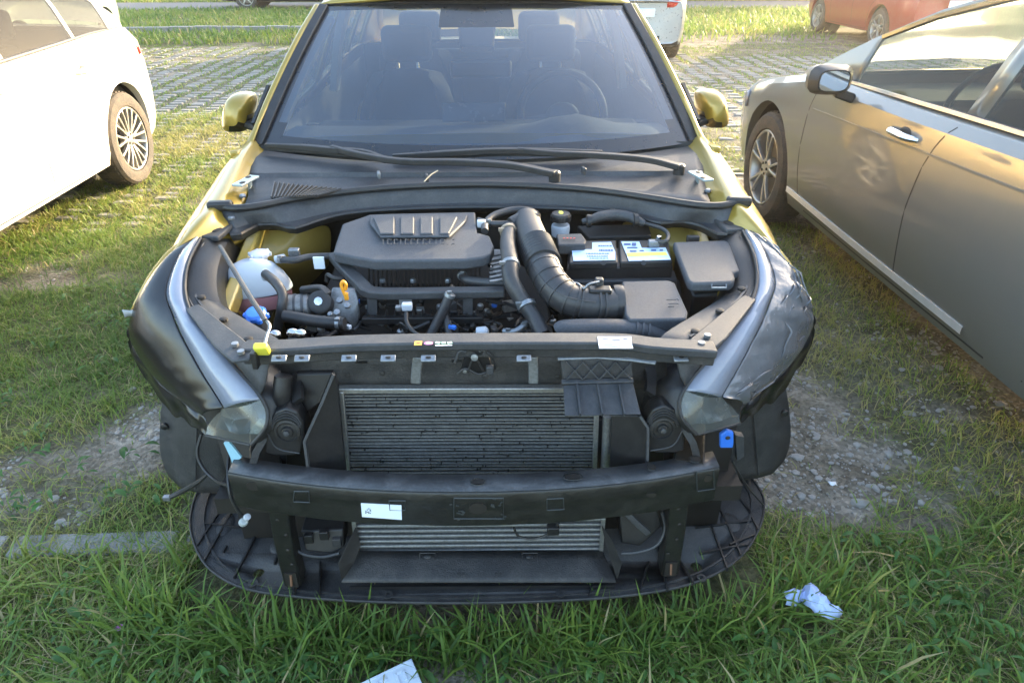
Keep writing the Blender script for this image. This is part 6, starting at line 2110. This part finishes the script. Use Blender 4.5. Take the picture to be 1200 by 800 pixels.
# number plate lying in the grass at the lower edge
pr = thing('number_plate', 'pale blue-white embossed sheet lying in the grass at the lower edge', 'plate', W(478, 800, z=0.05), 0, world=True)
A, B = W(428, 797, z=0.055), W(492, 766, z=0.065)
ux = (B - A).normalized()
uy = V(-ux.y, ux.x, 0).normalized() * -1
o0 = A - ux * 0.05
ln, wd = 0.165, 0.165
up = ux.cross(uy).normalized()
if up.z < 0:
    up = -up
q = lambda a, b, h=0: o0 + ux * a + uy * b + up * h
MB().prism([q(0, 0), q(ln, 0), q(ln, wd), q(0, wd)], -up * 0.002).build('sheet', PLATE, pr, bevel=0.0008)
rim = MB()
for a, b in ((q(.004, .004), q(ln - .004, .004)), (q(ln - .004, .004), q(ln - .004, wd - .004)), (q(ln - .004, wd - .004), q(.004, wd - .004))):
    rim.bar([a, b], 0.004, 0.003, up=up, sm=1)
rim.build('rim', PLATE, pr)
for k, off in enumerate((0.075, 0.118)):
    g = MB()
    g.bar([q(off, .018, .001), q(off, .062, .001)], 0.006, 0.003, up=up, sm=1)
    g.bar([q(off, .020, .001), q(off + .02, .020, .001)], 0.006, 0.003, up=up, sm=1)
    if k:
        g.bar([q(off + .018, .020, .001), q(off + .018, .045, .001)], 0.006, 0.003, up=up, sm=1)
    g.build('embossed_mark', PLATE, pr)
# a small purple flower
fl = W(140, 736, z=0.05)
fr = thing('purple_flower', 'tiny purple flower in the grass at lower left', 'flower', (fl.x, fl.y, 0), 0, world=True)
MB().tube([V(fl.x, fl.y, -0.01), V(fl.x + .002, fl.y, .03), fl], 0.0012, n=5).build('stem', pbr('stem_green', (0.07, 0.14, 0.03), 0.6), fr)
for k in range(5):
    a = k * 2 * PI / 5
    MB().grid([[fl + V(math.cos(a + da) * r_, math.sin(a + da) * r_, 0.004 * r_ / 0.01) for da in (-.45, 0, .45)] for r_ in (0.001, 0.006, 0.010)]).build('petal', pbr('purple_petal', (0.32, 0.10, 0.30), 0.6), fr)

# ---- thin air volume added to imitate a warm glare veil
hz = MB().box((0, 60, 2.7), (244, 204, 7.8)).build('glare_haze', GOLD, None, smooth=False)
hm = bpy.data.materials.new('veil_air')
hm.use_nodes = True
ht = hm.node_tree
ht.nodes.remove(ht.nodes['Principled BSDF'])
hv = _n(ht, 'ShaderNodeVolumePrincipled')
hv.inputs['Color'].default_value = (1.0, 0.94, 0.85, 1)
hv.inputs['Density'].default_value = 0.0016
hv.inputs['Anisotropy'].default_value = 0.72
ht.links.new(hv.outputs[0], ht.nodes['Material Output'].inputs['Volume'])
hz.data.materials.clear()
hz.data.materials.append(hm)
tag(hz, 'thin warm air volume added over the car park to imitate a glare veil', 'glare_haze', kind='stuff')
